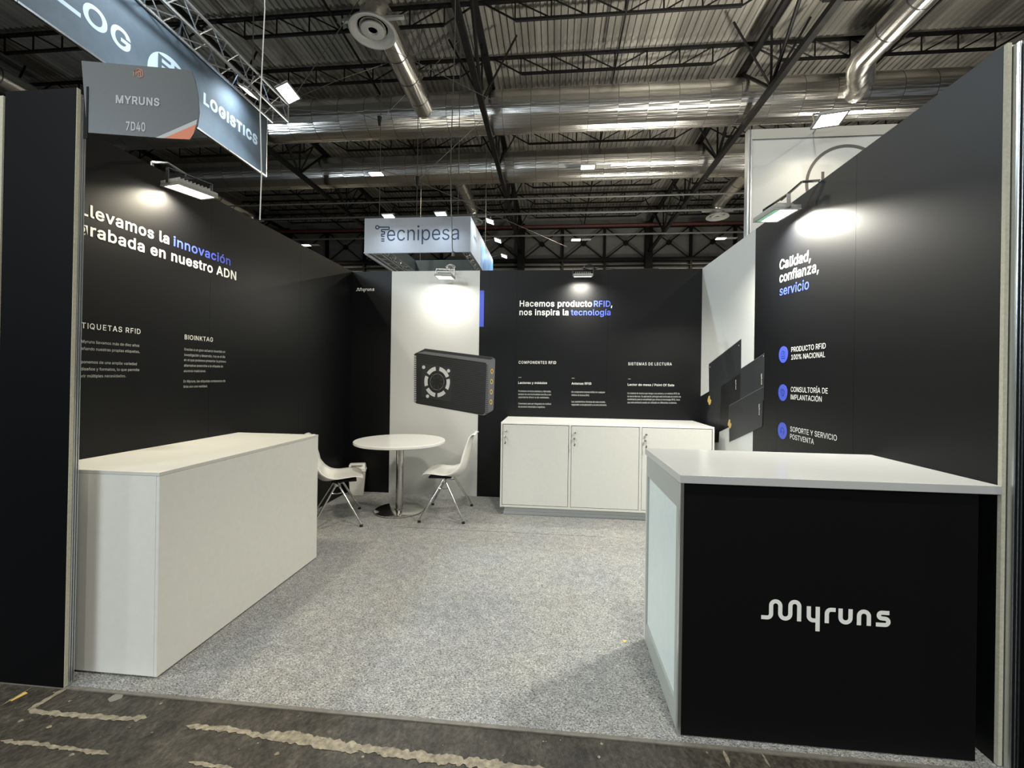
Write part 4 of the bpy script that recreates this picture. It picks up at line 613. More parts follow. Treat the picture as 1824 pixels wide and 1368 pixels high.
# ------------------------------------------------------------------ chairs
def make_chair(label):
    t = thing('shell_chair', (0, 0, 0), label, 'chair', 'white shell chairs at the round table')
    # centre profile (forward = +x): point, half width, edge lift, edge forward shift
    P = [(.235, .395, .165, -.004, -.012), (.215, .408, .185, .006, -.01), (.15, .412, .205, .016, 0), (.07, .400, .215, .024, 0), (-.01, .388, .220, .032, .004), (-.085, .374, .224, .060, .014),
         (-.145, .384, .224, .080, .026), (-.188, .428, .218, .068, .040), (-.213, .50, .204, .030, .044), (-.228, .57, .192, .012, .046), (-.240, .64, .178, .004, .040), (-.250, .70, .162, 0, .032),
         (-.258, .748, .150, 0, .022), (-.264, .772, .142, 0, .012), (-.276, .786, .136, -.002, .004), (-.298, .783, .128, -.006, 0)]
    def cr_(p0, p1, p2, p3, t): return tuple(.5*((2*b)+(-a+c)*t+(2*a-5*b+4*c-d)*t*t+(-a+3*b-3*c+d)*t**3) for a, b, c, d in zip(p0, p1, p2, p3))
    Q = []
    for i in range(len(P)-1):
        for k in range(3): Q.append(cr_(P[max(i-1, 0)], P[i], P[i+1], P[min(i+2, len(P)-1)], k/3))
    Q.append(P[-1]); NW = 14; vs = []
    for x, z, hw, lift, fw in Q:
        for j in range(NW+1):
            s = -1+2*j/NW; e = abs(s)**2.2
            vs.append((x*.94+fw*e, hw*s, z+lift*e))
    n = NW+1; fs = [(i*n+j, i*n+j+1, (i+1)*n+j+1, (i+1)*n+j) for i in range(len(Q)-1) for j in range(NW)]
    sh = MB().add(vs, fs, True).build('seat_shell', M_PLASTIC, t)
    so = sh.modifiers.new('thick', 'SOLIDIFY'); so.thickness = .007; so.offset = 0
    MB().box((-.05, -.10, .362), (.16, .10, .376)).build('under_frame', M_RUBBER, t)
    for s in (-1, 1):
        fr_ = MB()
        ap = [(-.012, s*.155, .362), (.012, s*.155, .362)]
        for k, fx in ((0, -.20), (1, .20)):
            x0 = .022*(1 if k else -1)
            lg = MB().tube((x0, s*.165, .335), (fx, s*.262, .018), .0095, 12); lg.tube((x0*.6, s*.150, .362), (x0, s*.165, .335), .0125, 12)
            lg_o = lg.build('leg', M_CHROME, t)
            MB().tube((fx-.001, s*.262, .020), (fx, s*.263, .0005), .013, 10, .015).build('rubber_foot', M_RUBBER, lg_o)
        MB().path([(-.045, s*.176, .30), (-.035, s*.178, .288), (0, s*.178, .284), (.035, s*.178, .288), (.045, s*.176, .30)], .0045, 8).build('stretcher', M_CHROME, t)
    MB().tube((0, -.16, .350), (0, .16, .350), .009, 10).build('cross_bar', M_CHROME, t)
    return t
ch1 = make_chair('white shell chair right of the round table, in front of the white panel')
ch1.location = (1.295, 2.36, 0); ch1.rotation_euler = (0, 0, math.radians(183))
ch2 = clone(ch1); ch2['label'] = 'white shell chair left of the round table, its back hidden behind the long counter'
ch2.location = (.350, 2.058, 0); ch2.rotation_euler = (0, 0, math.radians(27))

# ------------------------------------------------------------------ waste bin
wbn = thing('waste_bin', (.150, 2.862, 0), 'small white plastic waste bin with swing lid in the back left corner', 'bin', rz=math.radians(20))
def frustum(w0, d0, w1, d1, z0, z1):
    return MB().add([(-w0/2, -d0/2, z0), (w0/2, -d0/2, z0), (w0/2, d0/2, z0), (-w0/2, d0/2, z0), (-w1/2, -d1/2, z1), (w1/2, -d1/2, z1), (w1/2, d1/2, z1), (-w1/2, d1/2, z1)],
                    [(3, 2, 1, 0), (4, 5, 6, 7), (0, 1, 5, 4), (1, 2, 6, 5), (2, 3, 7, 6), (3, 0, 4, 7)])
frustum(.135, .115, .175, .150, 0, .27).build('bin_body', M_PLASTIC, wbn, .008)
frustum(.188, .162, .188, .162, .262, .285).build('rim', M_PLASTIC, wbn, .006)
frustum(.180, .155, .165, .10, .285, .345).build('lid', M_PLASTIC, wbn, .012)
MB().box((-.06, -.082, .335), (.06, .0, .352)).build('swing_flap', M_PLASTIC, wbn, .005)
MB().box((-.055, -.078, .300), (-.035, -.070, .318)).build('hinge', M_RUBBER, wbn)

# ------------------------------------------------------------------ floodlights
def floodlight(label, loc, n, ldir, power, col, lens, size=(.24, .17), arm=None, group='floodlights on the stand walls', spread=150, body=M_SHADE, green=False):
    """n: direction the lamp shines, ldir: direction of its long side; arm: world points of the bracket to the wall top."""
    t = thing('floodlight', loc, label, 'lamp', group)
    z_ = -Vector(n).normalized(); x_ = Vector(ldir); x_ = (x_-z_*x_.dot(z_)).normalized(); y_ = z_.cross(x_)
    t.rotation_euler = Matrix((x_, y_, z_)).transposed().to_euler()
    a, b = size; rot = t.rotation_euler.to_matrix()
    MB().box((-a/2, -b/2, .0), (a/2, b/2, .022)).build('housing', body, t, .004)
    fins = MB()
    for i in range(9): x = -a*.36+i*a*.09; fins.box((x-.002, -b*.32, .022), (x+.002, b*.32, .042))
    fins.build('cooling_fins', body, t)
    MB().box((-a*.44, -b*.42, -.004), (a*.44, b*.42, -.0005)).build('lens', lens, t)
    MB().box((-a*.44, -b*.42, -.0058), (a*.44, -b*.20, -.0041)).build('lens_edge', M_LENSG, t) if green else None
    fr_ = MB(); fr_.box((-a/2, -b/2, -.008), (a/2, -b*.42, 0)).box((-a/2, b*.42, -.008), (a/2, b/2, 0)).box((-a/2, -b*.42, -.008), (-a*.44, b*.42, 0)).box((a*.44, -b*.42, -.008), (a/2, b*.42, 0))
    fr_.build('bezel', body, t)
    yk = MB().box((-a/2-.008, -.012, .0), (-a/2-.004, .012, .085)).box((a/2+.004, -.012, .0), (a/2+.008, .012, .085)).box((-a/2-.008, -.012, .082), (a/2+.008, .012, .086))
    yk.build('yoke', M_STEEL, t)
    if arm:
        inv = t.rotation_euler.to_matrix().to_4x4(); inv.translation = Vector(loc); inv = inv.inverted()
        pts = [inv @ Vector(p) for p in arm]
        ar = MB()
        for p, q in zip(pts, pts[1:]): ar.tube(p, q, .008, 8)
        ar.build('arm', M_STEEL, t)
    n = rot @ Vector((0, 0, -1))
    area(Vector(loc)+n*.012, n, a*.8, b*.75, power, col, spread, 'floodlight_glow')
    return t
floodlight('lit white floodlight on an arm off the left wall, above the headline print', (.125, .70, 2.405), (-.05, .05, -1), (.28, 1, 0), 17, WARM, M_LENSW, (.23, .15),
           [(.12, .68, 2.49), (.06, .62, 2.53), (-.02, .60, 2.53), (-.02, .60, 2.44)])
floodlight('lit floodlight with greenish glass on the right wall above the dark panels', (3.715, 1.245, 2.395), (.03, .0, -1), (.12, -1, 0), 54, NEUT, M_LENSW, (.23, .17),
           [(3.73, 1.22, 2.48), (3.78, 1.08, 2.53), (W+.03, 1.07, 2.53), (W+.03, 1.07, 2.44)], green=True)
floodlight('lit floodlight clamped over the tall white panel of the back wall', (1.135, 2.76, 2.375), (-.06, -.04, -1), (1, -.08, 0), 6.5, NEUT, M_LENSW, (.19, .13),
           [(1.135, 2.80, 2.46), (1.15, 2.90, 2.52), (1.15, D+.03, 2.53), (1.15, D+.03, 2.42)], spread=180)
floodlight('lit floodlight with black cable bundle over the blue and white slogan', (2.585, 2.80, 2.385), (0, .18, -.98), (1, -.03, 0), 16, NEUT, M_LENSW, (.20, .14),
           [(2.585, 2.82, 2.46), (2.62, 2.92, 2.53), (2.62, D+.03, 2.53), (2.62, D+.03, 2.42)])
# cable bundles on lamps
def coil(c, r, n, m, label, nm='cable_bundle'):
    mb = MB(); pts = []
    for i in range(n*14):
        a = 2*PI*i/14; pts.append((c[0]+r*math.cos(a)*(1+.2*math.sin(i*.7)), c[1]+.012*math.sin(i*1.3), c[2]+r*.5*math.sin(a)+.012*math.sin(i*.37)))
    mb.path(pts, .0045, 6); return tag(mb.build(nm, m), label, 'cable', 'cable bundles on the back wall')
coil((2.655, 2.84, 2.475), .055, 4, M_CABLE, 'tangled black cable bundle on top of the lamp over the slogan')
coil((1.165, 2.88, 2.505), .045, 2, M_WCABLE, 'loose pale cable loop above the lamp on the white back panel')
mb = MB().path([(2.70, D+.02, 2.50), (2.78, D+.02, 2.525), (2.86, D+.02, 2.515), (2.95, D+.02, 2.506), (3.4, D+.02, 2.506)], .004, 6)
tag(mb.build('cable', M_CABLE), 'thin black cable lying along the top of the back wall', 'cable')

# ------------------------------------------------------------------ name board on the left fin
SP = on(145, 108, 'y', -.052); SQ = on(341, 125, 'z', SP.z); sd = (SQ-SP).normalized(); sn = Vector((sd.y, -sd.x, 0))
sb = thing('name_board', SP, 'grey name board with rounded right edge and orange corner on the left front post', 'sign')
q = lambda u, v, k=0: onp(u, v, SP, sn)+sn*k
right = [(341, 125), (348, 145), (353.5, 175), (355, 200), (352, 222), (346, 238), (338, 249)]
mb = MB().prism([q(*p) for p in [(145, 108)]+right+[(155, 236)]], -sn*.004); loc_build(mb, 'board', M_GREY, sb)
def sp_(pts, m, k, name): mb = MB(); mb.add([q(u, v, .0008+.0005*k) for u, v in pts], [tuple(range(len(pts)))]); return loc_build(mb, name, m, sb)
sp_([(277, 245.5), (351.5, 213), (349.5, 224), (294, 246.5)], M_SILV, 0, 'stripe'); sp_([(292, 246.4), (350, 221.5), (345.5, 238), (338.3, 248.6)], M_ORANGE, 1, 'orange_corner')
sc_ = lambda u, v, px: abs(q(u, v-px).z-q(u, v).z)
text('MYRUNS', q(206.7, 183.2), q(284.3, 189.0), sc_(206, 183, 13.2), M_SILV, sb, bold=.04, nrm=sn)
text('7D40', q(224.8, 232.0), q(259.2, 234.0), sc_(225, 232, 15), M_SILV, sb, bold=.03, nrm=sn)
mb = MB()
M_OR2 = mat('orange_emblem', (.38, .15, .085), .5)
cxs, cys = 246.7, 130
def st(p, q_, w_=.9):
    a, b = Vector(p), Vector(q_); d = (b-a).normalized(); n_ = Vector((-d.y, d.x))*w_
    mb.add([q(*(a-n_), .001), q(*(b-n_), .001), q(*(b+n_), .001), q(*(a+n_), .001)], [(0, 1, 2, 3)])
for a, b in [((-8, 6), (-8, -3)), ((-8, -3), (-4, -5)), ((-4, -5), (-4, 4)), ((-4, -5), (0, -8)), ((-8, -3), (0, -7)), ((0, -8), (7, -4)), ((7, -4), (8, 6)), ((0, 8), (0, -1)), ((0, -1), (5, -3)), ((4, 6), (4, -2)), ((0, 8), (8, 6)), ((-3, 0), (2, -4))]:
    st((cxs+a[0], cys+a[1]), (cxs+b[0], cys+b[1]))
loc_build(mb, 'emblem', M_OR2, sb)
bx0, bx1 = on(149.5, 200, 'y', -.046).x, on(157.5, 200, 'y', -.046).x; mb = MB().box((bx0, -.048, 2.285), (bx1, -.044, 2.50)); loc_build(mb, 'mounting_bracket', M_BLACKM, sb)

# ------------------------------------------------------------------ neighbouring stand's tall white wall
NY = 3.10
nw = struct(MB().box((4.37, NY, GND), (7.6, NY+.04, 3.99)).build('wall_neighbour', M_WHITEW))
for x in (4.325,): MB().box((x, NY-.02, GND), (x+.018, NY+.05, 4.0)).build('post', M_ALU, nw); MB().box((x+.018, NY-.008, GND), (x+.030, NY+.05, 4.0)).build('post_groove', M_ALUD, nw); MB().box((x+.030, NY-.02, GND), (x+.045, NY+.05, 4.0)).build('post', M_ALU, nw)
MB().box((4.37, NY-.012, 3.90), (7.6, NY, 4.005)).build('top_rail', mat('rail_beige', (.50, .49, .45), .5), nw)
cn = on(1507, 326, 'y', NY); r0 = .405; n = 72; mb = MB()
V = [(cn.x+r*math.cos(2*PI*i/n), NY-.003, cn.z+r*math.sin(2*PI*i/n)) for r in (r0, r0-.030) for i in range(n)]
mb.add(V, [(i, (i+1) % n, n+(i+1) % n, n+i) for i in range(n)]).build('ring_print', mat('dark_grey_print', (.10, .09, .085), .5), nw)
a = on(1465.5, 306, 'y', NY); MB().box((a.x-.014, NY-.004, a.z-.5), (a.x+.014, NY-.001, a.z)).build('letter_print', MATS['dark_grey_print'], nw)
nl = on(1478, 213, 'y', NY-.36)
floodlight('lit floodlight hanging before the tall white neighbouring wall', (nl.x, nl.y, nl.z), (.05, -.18, -.98), (1, -.1, 0), 5.5, WARM, M_LENSW, (.26, .20),
           [(nl.x, nl.y+.02, nl.z+.08), (nl.x+.05, NY, nl.z+.07), (nl.x+.05, NY+.02, nl.z+.02)], group='floodlights of the neighbouring stands')

# ------------------------------------------------------------------ hanging slate banner with lettering, and its truss
BX = -2.92
e0, e1 = on(474, 313, 'x', BX), on(475, 207, 'x', BX)
by1, bz0, bz1 = e0.y, e0.z, e1.z
by0 = by1-6.2
bn = thing('hanging_banner', (BX, by1, bz0), 'long slate-grey hanging banner reading LOG and LOGISTICS above the left wall', 'banner')
loc_build(MB().box((BX-.025, by0, bz0), (BX, by1, bz1)), 'banner_panel', M_BANNER, bn)
for i in range(7):
    y0 = by0+i*.886; loc_build(MB().box((BX-.03, y0+.004, bz0-.02), (BX+.006, min(by1, y0+.882), bz0+.003)), 'bottom_rail', M_ALU, bn)
loc_build(MB().box((BX-.03, by1, bz0-.02), (BX+.004, by1+.012, bz1)), 'end_rail', M_ALU, bn)
bb = lambda u, v: on(u, v, 'x', BX)
def bnt(txt, a, b, top, **kw):
    p, q_ = bb(*a), bb(*b); q_.z = p.z; cap = abs(bb(*top).z-p.z); return text(txt, p, q_, cap, M_TECL, bn, nrm=(1, 0, 0), **kw)
M_TECL = mat('pale_blue_lettering', (.62, .74, .84), .6)
a_ = bb(362, 184); b_ = bb(458, 253)
p0_ = Vector((BX, bb(362.3, 184).y, bb(366, 186).z)); p1_ = Vector((BX, bb(458.5, 250).y, p0_.z))
text('LOGISTICS', p0_, p1_, (bb(363, 166).z-bb(363, 184).z), M_TECL, bn, nrm=(1, 0, 0), bold=.07, res=4)
gz = bb(214, 84).z; gy = bb(214, 84).y; oy = bb(148, 5).y
G0, G1 = bb(197, 50).y, bb(233, 60).y; capL = bb(205, 33).z-bb(222, 81).z
text('O', (BX, bb(147.5, 10).y, gz), (BX, bb(191.5, 30).y, gz), capL, M_TECL, bn, nrm=(1, 0, 0), bold=.035, res=6)
text('G', (BX, G0, gz), (BX, G1, gz), capL, M_TECL, bn, nrm=(1, 0, 0), bold=.035, res=6)
text('L', (BX, bb(144, 10).y-.34, gz), (BX, bb(144, 10).y, gz), capL, M_TECL, bn, nrm=(1, 0, 0), bold=.04, res=6)
ec = bb(305, 110); ry = .33; ez = bb(275, 88).z-.27; eyc = bb(263, 85).y+ry; n = 48
mb = MB(); mb.add([(BX+.0015, eyc+ry*math.cos(2*PI*i/n), ez+.34*math.sin(2*PI*i/n)) for i in range(n)], [tuple(range(n))]); loc_build(mb, 'oval_print', M_TECL, bn)
ee = bb(281, 119); text('EF', (BX, ee.y, ee.z-.02), (BX, ee.y+.42, ee.z-.02), bb(281, 98).z-bb(281, 119).z+.05, M_BANNER, bn, nrm=(1, 0, 0), bold=.03, lift=.003)

def box_truss(name, p, q, s, label, cat='truss', group=None, step=.5, r=.022, up=Vector((0, 0, 1))):
    p, q = Vector(p), Vector(q); d = (q-p); Ln = d.length; d.normalize(); side = d.cross(up).normalized()
    t = thing(name, p, label, cat, group); cs = [side*s/2+up*s/2, -side*s/2+up*s/2, -side*s/2-up*s/2, side*s/2-up*s/2]
    for c_ in cs: loc_build(MB().tube(p+c_, q+c_, r, 8), 'chord', M_TRUSS, t)
    n = max(2, round(Ln/step)); br = MB()
    for i in range(n):
        a, b = p+d*(Ln*i/n), p+d*(Ln*(i+1)/n); m_ = (a+b)/2
        for k in range(4):
            c0, c1 = cs[k], cs[(k+1) % 4]; br.tube(a+c0, m_+c1, r*.42, 5, cap=False); br.tube(m_+c1, b+c0, r*.42, 5, cap=False)
    for e in (p, q):
        for k in range(4): br.tube(e+cs[k], e+cs[(k+1) % 4], r*.7, 6)
    o = loc_build(br, 'brace', M_TRUSS, t); return t
ts = .30; tx = BX+.02+ts/2
box_truss('lighting_truss', (tx, by0, bz1+.12), (tx, by1+.12, bz1+.12), ts, 'silver box truss along the top of the slate LOGISTICS banner')
def banner_light(p, n, label, power=40, ldir=(0, 1, 0), size=(.34, .24), arm=None):
    return floodlight(label, p, n, ldir, power, COOL, M_LENSC, size, arm, group='cool floodlights on the hanging trusses')
p = on(513, 166, 'x', BX+.85); banner_light(p, (.38, -.22, -.90), 'blue-white glaring floodlight off the end of the banner truss', 150, arm=[p+Vector((0, 0, .08)), Vector((tx+.13, p.y, bz1+.27))])
p = on(443, 164, 'x', BX+.30); banner_light(p, (-.5, 0, -.86), 'glaring floodlight between the truss and the slate banner lettering', 6, size=(.28, .22), arm=[p+Vector((0, 0, .08)), p+Vector((.1, 0, .25))])
p = Vector((BX+.85, 3.0, bz1+.28)); banner_light(p, (-.55, 0, -.83), 'floodlight further up the banner truss above the name board', 20, arm=[p+Vector((0, 0, .08)), Vector((tx+.13, p.y, bz1+.27))])
# ------------------------------------------------------------------ hanging square sign (box of four fabric panels)
TY = 10.7; a = on(649.6, 389.3, 'y', TY); b = on(838.6, 384.9, 'y', TY); c = on(649.3, 449.6, 'y', TY)
tx0, tx1, tz1, tz0 = a.x, b.x, (a.z+b.z)/2, c.z; TY2 = TY+4.6
ts_ = thing('hanging_box_sign', (tx0, TY, tz0), 'white square hanging sign with a dark company name on its front', 'sign')
loc_build(MB().box((tx0, TY, tz0), (tx1, TY+.04, tz1)), 'front_banner', M_TECW, ts_)
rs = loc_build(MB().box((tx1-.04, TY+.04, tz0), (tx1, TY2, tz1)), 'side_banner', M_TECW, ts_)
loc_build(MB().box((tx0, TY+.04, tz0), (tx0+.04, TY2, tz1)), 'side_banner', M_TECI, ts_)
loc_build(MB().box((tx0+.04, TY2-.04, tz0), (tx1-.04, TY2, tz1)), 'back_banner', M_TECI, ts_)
for A_, B_ in (((tx0-.01, TY-.01, tz0-.03), (tx1+.01, TY+.04, tz0)), ((tx0, TY+.05, tz0-.05), (tx0+.06, TY2, tz0)), ((tx1-.06, TY+.05, tz0-.03), (tx1+.01, TY2, tz0))):
    loc_build(MB().box(A_, B_), 'bottom_rail', M_TECW, ts_)
zt_ = lambda x, y: on(620+x/6.08, 360+y/6.08, 'y', TY)
p0 = zt_(422, 420); p1 = zt_(1200, 407); p1.z = p0.z
text('ecnipesa', p0, p1, (zt_(760, 262).z-zt_(760, 420).z), M_NAVY, ts_, bold=-.004, nrm=NB, lift=.004)
mb = MB()
def tl(a, b, w_=.016):
    a, b = zt_(*a), zt_(*b); d = (b-a).normalized(); n_ = Vector((-d.z, 0, d.x))*w_; o_ = Vector((0, -.005, 0))
    mb.add([a-n_+o_, b-n_+o_, b+n_+o_, a+n_+o_], [(0, 1, 2, 3)])
for a, b in [((335, 272), (445, 272)), ((445, 268), (445, 300)), ((445, 298), (362, 298)), ((364, 298), (364, 322)), ((364, 322), (395, 322)), ((395, 318), (395, 350)), ((398, 347), (362, 347)), ((364, 345), (364, 372)), ((362, 372), (395, 372)),
             ((360, 400), (395, 400)), ((360, 422), (395, 422))]: tl(a, b)
P = [(317+18*math.cos(t), 274+18*math.sin(t)) for t in [2*PI*i/16 for i in range(17)]]
for a, b in zip(P, P[1:]): tl(a, b)
loc_build(mb, 'circuit_mark', M_NAVY, ts_)
sx = lambda u, v: on(u, v, 'x', tx1)
ypic = TY+1.75
loc_build(MB().box((tx1+.001, ypic, tz0+.02), (tx1+.006, TY2-.02, tz1-.18)), 'blue_picture', mat('blue_photo_print', (.10, .27, .62), .5, noise_amt=.7, noise_scale=1.1), ts_)
text('Illumina', (tx1+.001, TY+.5, tz0+.55), (tx1+.001, TY+1.0, tz0+.55), .14, M_NAVY, ts_, nrm=(1, 0, 0), lift=.004)
TZ = tz0+.22
for pa_, pb_ in (((tx0+.19, TY+.195, TZ), (tx1-.19, TY+.195, TZ)), ((tx0+.19, TY+.36, TZ), (tx0+.19, TY2-.36, TZ)), ((tx0+.19, TY2-.19, TZ), (tx1-.19, TY2-.19, TZ)), ((tx1-.19, TY+.36, TZ), (tx1-.19, TY2-.36, TZ))):
    tt = box_truss('truss_frame', pa_, pb_, .27, None, step=.55)
    for k_ in ('label', 'category'):
        if k_ in tt: del tt[k_]
    tt.parent = ts_; tt.location = Vector(pa_)-Vector((tx0, TY, tz0))
for (u, v, lab) in ((692, 385, 'left of the two cool floodlights above the company name on the square sign'), (785, 381, 'right of the two cool floodlights above the company name on the square sign')):
    p = on(u, v, 'y', TY-.55); banner_light(p, (0, -.12, -1), lab, 9, ldir=(1, 0, 0), arm=[p+Vector((0, 0, .08)), Vector((p.x, TY+.02, tz1+.0))])
for k, (y, lab) in enumerate(((TY+.5, 'cool floodlight nearest the front corner on the right side of the square sign'), (TY+2.3, 'middle cool floodlight on the right side of the square sign'), (TY+4.2, 'farthest cool floodlight on the right side of the square sign'))):
    p = Vector((tx1+.50, y, tz1+.02)); banner_light(p, (-.35, -.15, -.93), lab, 7, size=(.28, .26), arm=[p+Vector((0, 0, .08)), Vector((tx1-.02, y, tz1))])
p = Vector((tx0-.4, TY+1.4, tz1+.02)); banner_light(p, (.3, -.1, -.95), 'cool floodlight peeping past the left edge of the square sign', 10, size=(.24, .24), arm=[p+Vector((0, 0, .08)), Vector((tx0+.02, p.y, tz1))])

# ------------------------------------------------------------------ hall shell
ZR = 11.95                                         # roof sheets
RX0, RX1, RY0, RY1 = -30, 40, -12, 26
mb = MB(); pitch = .20; nx = int((RX1-RX0)/pitch); vs = []; prof = [(0, 0), (.05, 0), (.065, .05), (.165, .05), (.18, 0)]
xsr = [RX0+i*pitch+px for i in range(nx) for px, _ in prof]; zsr = [ZR+pz for i in range(nx) for _, pz in prof]
for y in (RY0, RY1): vs += [(x, y, z) for x, z in zip(xsr, zsr)]
N = len(xsr); mb.add(vs, [(i, i+1, N+i+1, N+i) for i in range(N-1)])
ceil = struct(mb.build('ceiling', M_ROOF))
FY = 26.0
fw = struct(MB().box((RX0, FY+.05, GND), (RX1, FY+.2, ZR+.1)).build('wall_far', M_FARW))
for i in range(-9, 13):
    x0 = .09+i*2.67; MB().box((x0+.03, FY-.02, GND), (x0+2.64, FY+.04, 8.75)).build('panel', M_FARL, fw)
far = MB(); 
for zc, h in ((8.95, .22), (8.55+.02, .08), (11.1, .16)): far.box((RX0, FY-.35, zc-h/2), (RX1, FY-.05, zc+h/2))
struct(far.build('wall_far_beam', M_DSTEEL))
xb = MB()
for i in range(-9, 13):
    x0 = .09+i*2.67; x1 = x0+2.67; m_ = (x0+x1)/2
    xb.tube((x0+.1, FY-.2, 9.05), (x1-.1, FY-.2, 11.0), .04, 6); xb.tube((x0+.1, FY-.2, 11.0), (x1-.1, FY-.2, 9.05), .04, 6); xb.tube((m_, FY-.28, 10.02), (m_, FY-.12, 10.02), .16, 8)
    xb.box((x0-.07, FY-.30, GND), (x0+.07, FY-.05, 11.1))
struct(xb.build('wall_far_beam', M_DSTEEL))
MX = [.09+8.01*k for k in range(-3, 5)]
for x in MX: struct(MB().box((x-.22, FY-.75, GND), (x+.22, FY-.36, 11.2)).build('column', M_DSTEEL))
# joists along X
JY = [1.74+2.06*i for i in range(-5, 12)]; ZJ0, ZJ1 = 11.22, 11.80
def joist(y):
    ch = MB(); wb_ = MB(); 
    for k in range(len(MX)-1):
        a, b = MX[k], MX[k+1]; n = 8; st_ = (b-a)/n
        ch.box((a, y-.05, ZJ1-.07), (b, y+.05, ZJ1)); ch.box((a+st_, y-.035, ZJ0-.035), (b-st_, y+.035, ZJ0+.035))
        wb_.tube((a+.1, y, ZJ1-.05), (a+st_, y, ZJ0), .028, 5); wb_.tube((b-.1, y, ZJ1-.05), (b-st_, y, ZJ0), .028, 5)
        for i in range(1, n):
            wb_.tube((a+i*st_, y, ZJ0), (a+i*st_, y, ZJ1-.05), .024, 5)
            if i < n//2: wb_.tube((a+i*st_, y, ZJ1-.05), (a+(i+1)*st_, y, ZJ0), .022, 5)
            elif i > n//2: wb_.tube((a+i*st_, y, ZJ1-.05), (a+(i-1)*st_, y, ZJ0), .022, 5)
    o = struct(ch.build('ceiling_beam', M_DSTEEL)); wb_.build('web', M_DSTEEL, o); return o
j0 = joist(0)
for i, y in enumerate(JY):
    o = j0 if i == 0 else clone(j0); o.location = (0, y, 0)
# primary trusses along Y
def primary(x):
    ch = MB().box((-.075, RY0, 9.24), (.075, FY-.3, 9.39)).box((-.09, RY0, 11.02), (.09, FY-.3, 11.16))
    wb_ = MB(); y = 12.4-3.8*6; i = 0
    while y < FY-4.0:
        wb_.tube((0, y, 11.12), (0, y+1.9, 9.35), .05, 6); wb_.tube((0, y+1.9, 9.35), (0, y+3.8, 11.12), .05, 6)
        for s in (-1, 1): wb_.tube((0, y+1.9, 9.38), (s*1.0, y+1.9, ZJ0), .032, 5)
        wb_.tube((0, y+1.9, 9.35), (0, y+1.9, 11.05), .035, 5); y += 3.8
    o = struct(ch.build('ceiling_beam', M_DSTEEL)); wb_.build('web', M_DSTEEL, o); return o
p0_ = primary(0)
for i, x in enumerate(MX):
    o = p0_ if i == 0 else clone(p0_); o.location = (x, 0, 0)
for k in range(len(MX)-1):
    x = (MX[k]+MX[k+1])/2; struct(MB().box((x-.025, RY0, ZJ0-.03), (x+.025, FY-.3, ZJ0+.02)).build('ceiling_beam', M_DSTEEL))
# pipes across the hall
for (y, z, r, m, lab) in ((16.8, 9.18, .035, M_PIPE, 'thin grey conduit crossing the hall in front of the far ducts'), (18.5, 9.18, .05, M_PIPE, 'grey conduit crossing the hall halfway to the far wall'),
                     (21.6, 9.18, .05, M_PIPE, 'pale conduit crossing the hall just before the far cross-braces'), (24.2, 10.6, .10, M_RUST, 'rust-red sprinkler pipe crossing high before the far wall')):
    tag(MB().tube((RX0, y, z), (RX1, y, z), r, 8).build('pipe', m), lab, 'pipe', 'pipes crossing the hall')

# ------------------------------------------------------------------ air ducts
def main_duct(y, z, r, label):
    t = thing('air_duct', (0, y, z), label, 'duct', 'large horizontal air ducts'); seg = .92; n = int(66/seg); me_s = me_b = None
    for i in range(n):
        x0 = -28+i*seg
        if me_s is None:
            o = MB().tube((0, 0, 0), (seg-.004, 0, 0), r, 28, cap=False).build('duct_section', M_DUCT, t); me_s = o.data
            b_ = MB().tube((-.006, 0, 0), (.006, 0, 0), r+.004, 28, cap=False).build('joint_band', M_ALUD, t); me_b = b_.data
        else:
            o = bpy.data.objects.new('duct_section', me_s); COL.objects.link(o); o.parent = t; b_ = bpy.data.objects.new('joint_band', me_b); COL.objects.link(b_); b_.parent = t
        o.location = (x0, 0, 0); b_.location = (x0+seg, 0, 0)
    return t
DU1 = main_duct(12.4, 10.20, .655, 'nearer of the two big silver round ducts crossing the hall under the roof')
DU2 = main_duct(16.2, 10.27, .62, 'farther of the two big silver round ducts crossing the hall under the roof')
def branch(du, x, ya, yb, z, tail=None, r=.325):
    """pipe from the big duct du (at yb) along Y to a round ceiling diffuser at ya; parts of the duct."""
    s = 1 if yb > ya else -1; nseg = int(abs(yb-ya)/.9); D0 = Vector(du.location)
    def lb(mb, name, m, par=None):
        off = D0; mb.v = [tuple(Vector(v)-off) for v in mb.v]; o = mb.build(name, m, par or du); return o
    pts = [(x, ya+s*.9*i, z) for i in range(nseg+1)]+(tail or [(x, yb, z)])
    pp = lb(MB().path(pts, r, 20, cap=True), 'branch_pipe', M_DUCTY)
    for i in range(1, nseg+1): lb(MB().tube((x, ya+s*.9*i-.012, z), (x, ya+s*.9*i+.012, z), r+.008, 20, cap=False), 'joint_band', M_ALUD, pp)
    el_ = [(x, ya, z), (x, ya-s*.25, z-.02), (x, ya-s*.46, z-.12), (x, ya-s*.57, z-.30), (x, ya-s*.6, z-.62)]
    lb(MB().path(el_, r, 20, rs=[r, r, r, r*.98, r*.95]), 'elbow', M_DUCTY, pp)
    c_ = (x, ya-s*.6, z-.62)
    df = lb(MB().lathe([(r, .12), (r+.10, .05), (.52, -.02), (.54, -.05), (.54, -.075), (.50, -.085), (.46, -.07), (.36, .0), (.34, .05)], c_, 40), 'diffuser', M_SHADE)
    lb(MB().lathe([(.27, -.02), (.27, -.05), (.23, -.065), (.12, -.06), (.10, -.02)], c_, 32), 'diffuser_core', M_SHADE, df)
    lb(MB().lathe([(.34, .045), (.0, .045)], c_, 32), 'diffuser_throat', M_BLACKM, df)
    lb(MB().box((x-.75, ya-s*.6-.04, z-.42), (x+.75, ya-s*.6+.04, z-.36)), 'hanger_plate', M_SHADE)
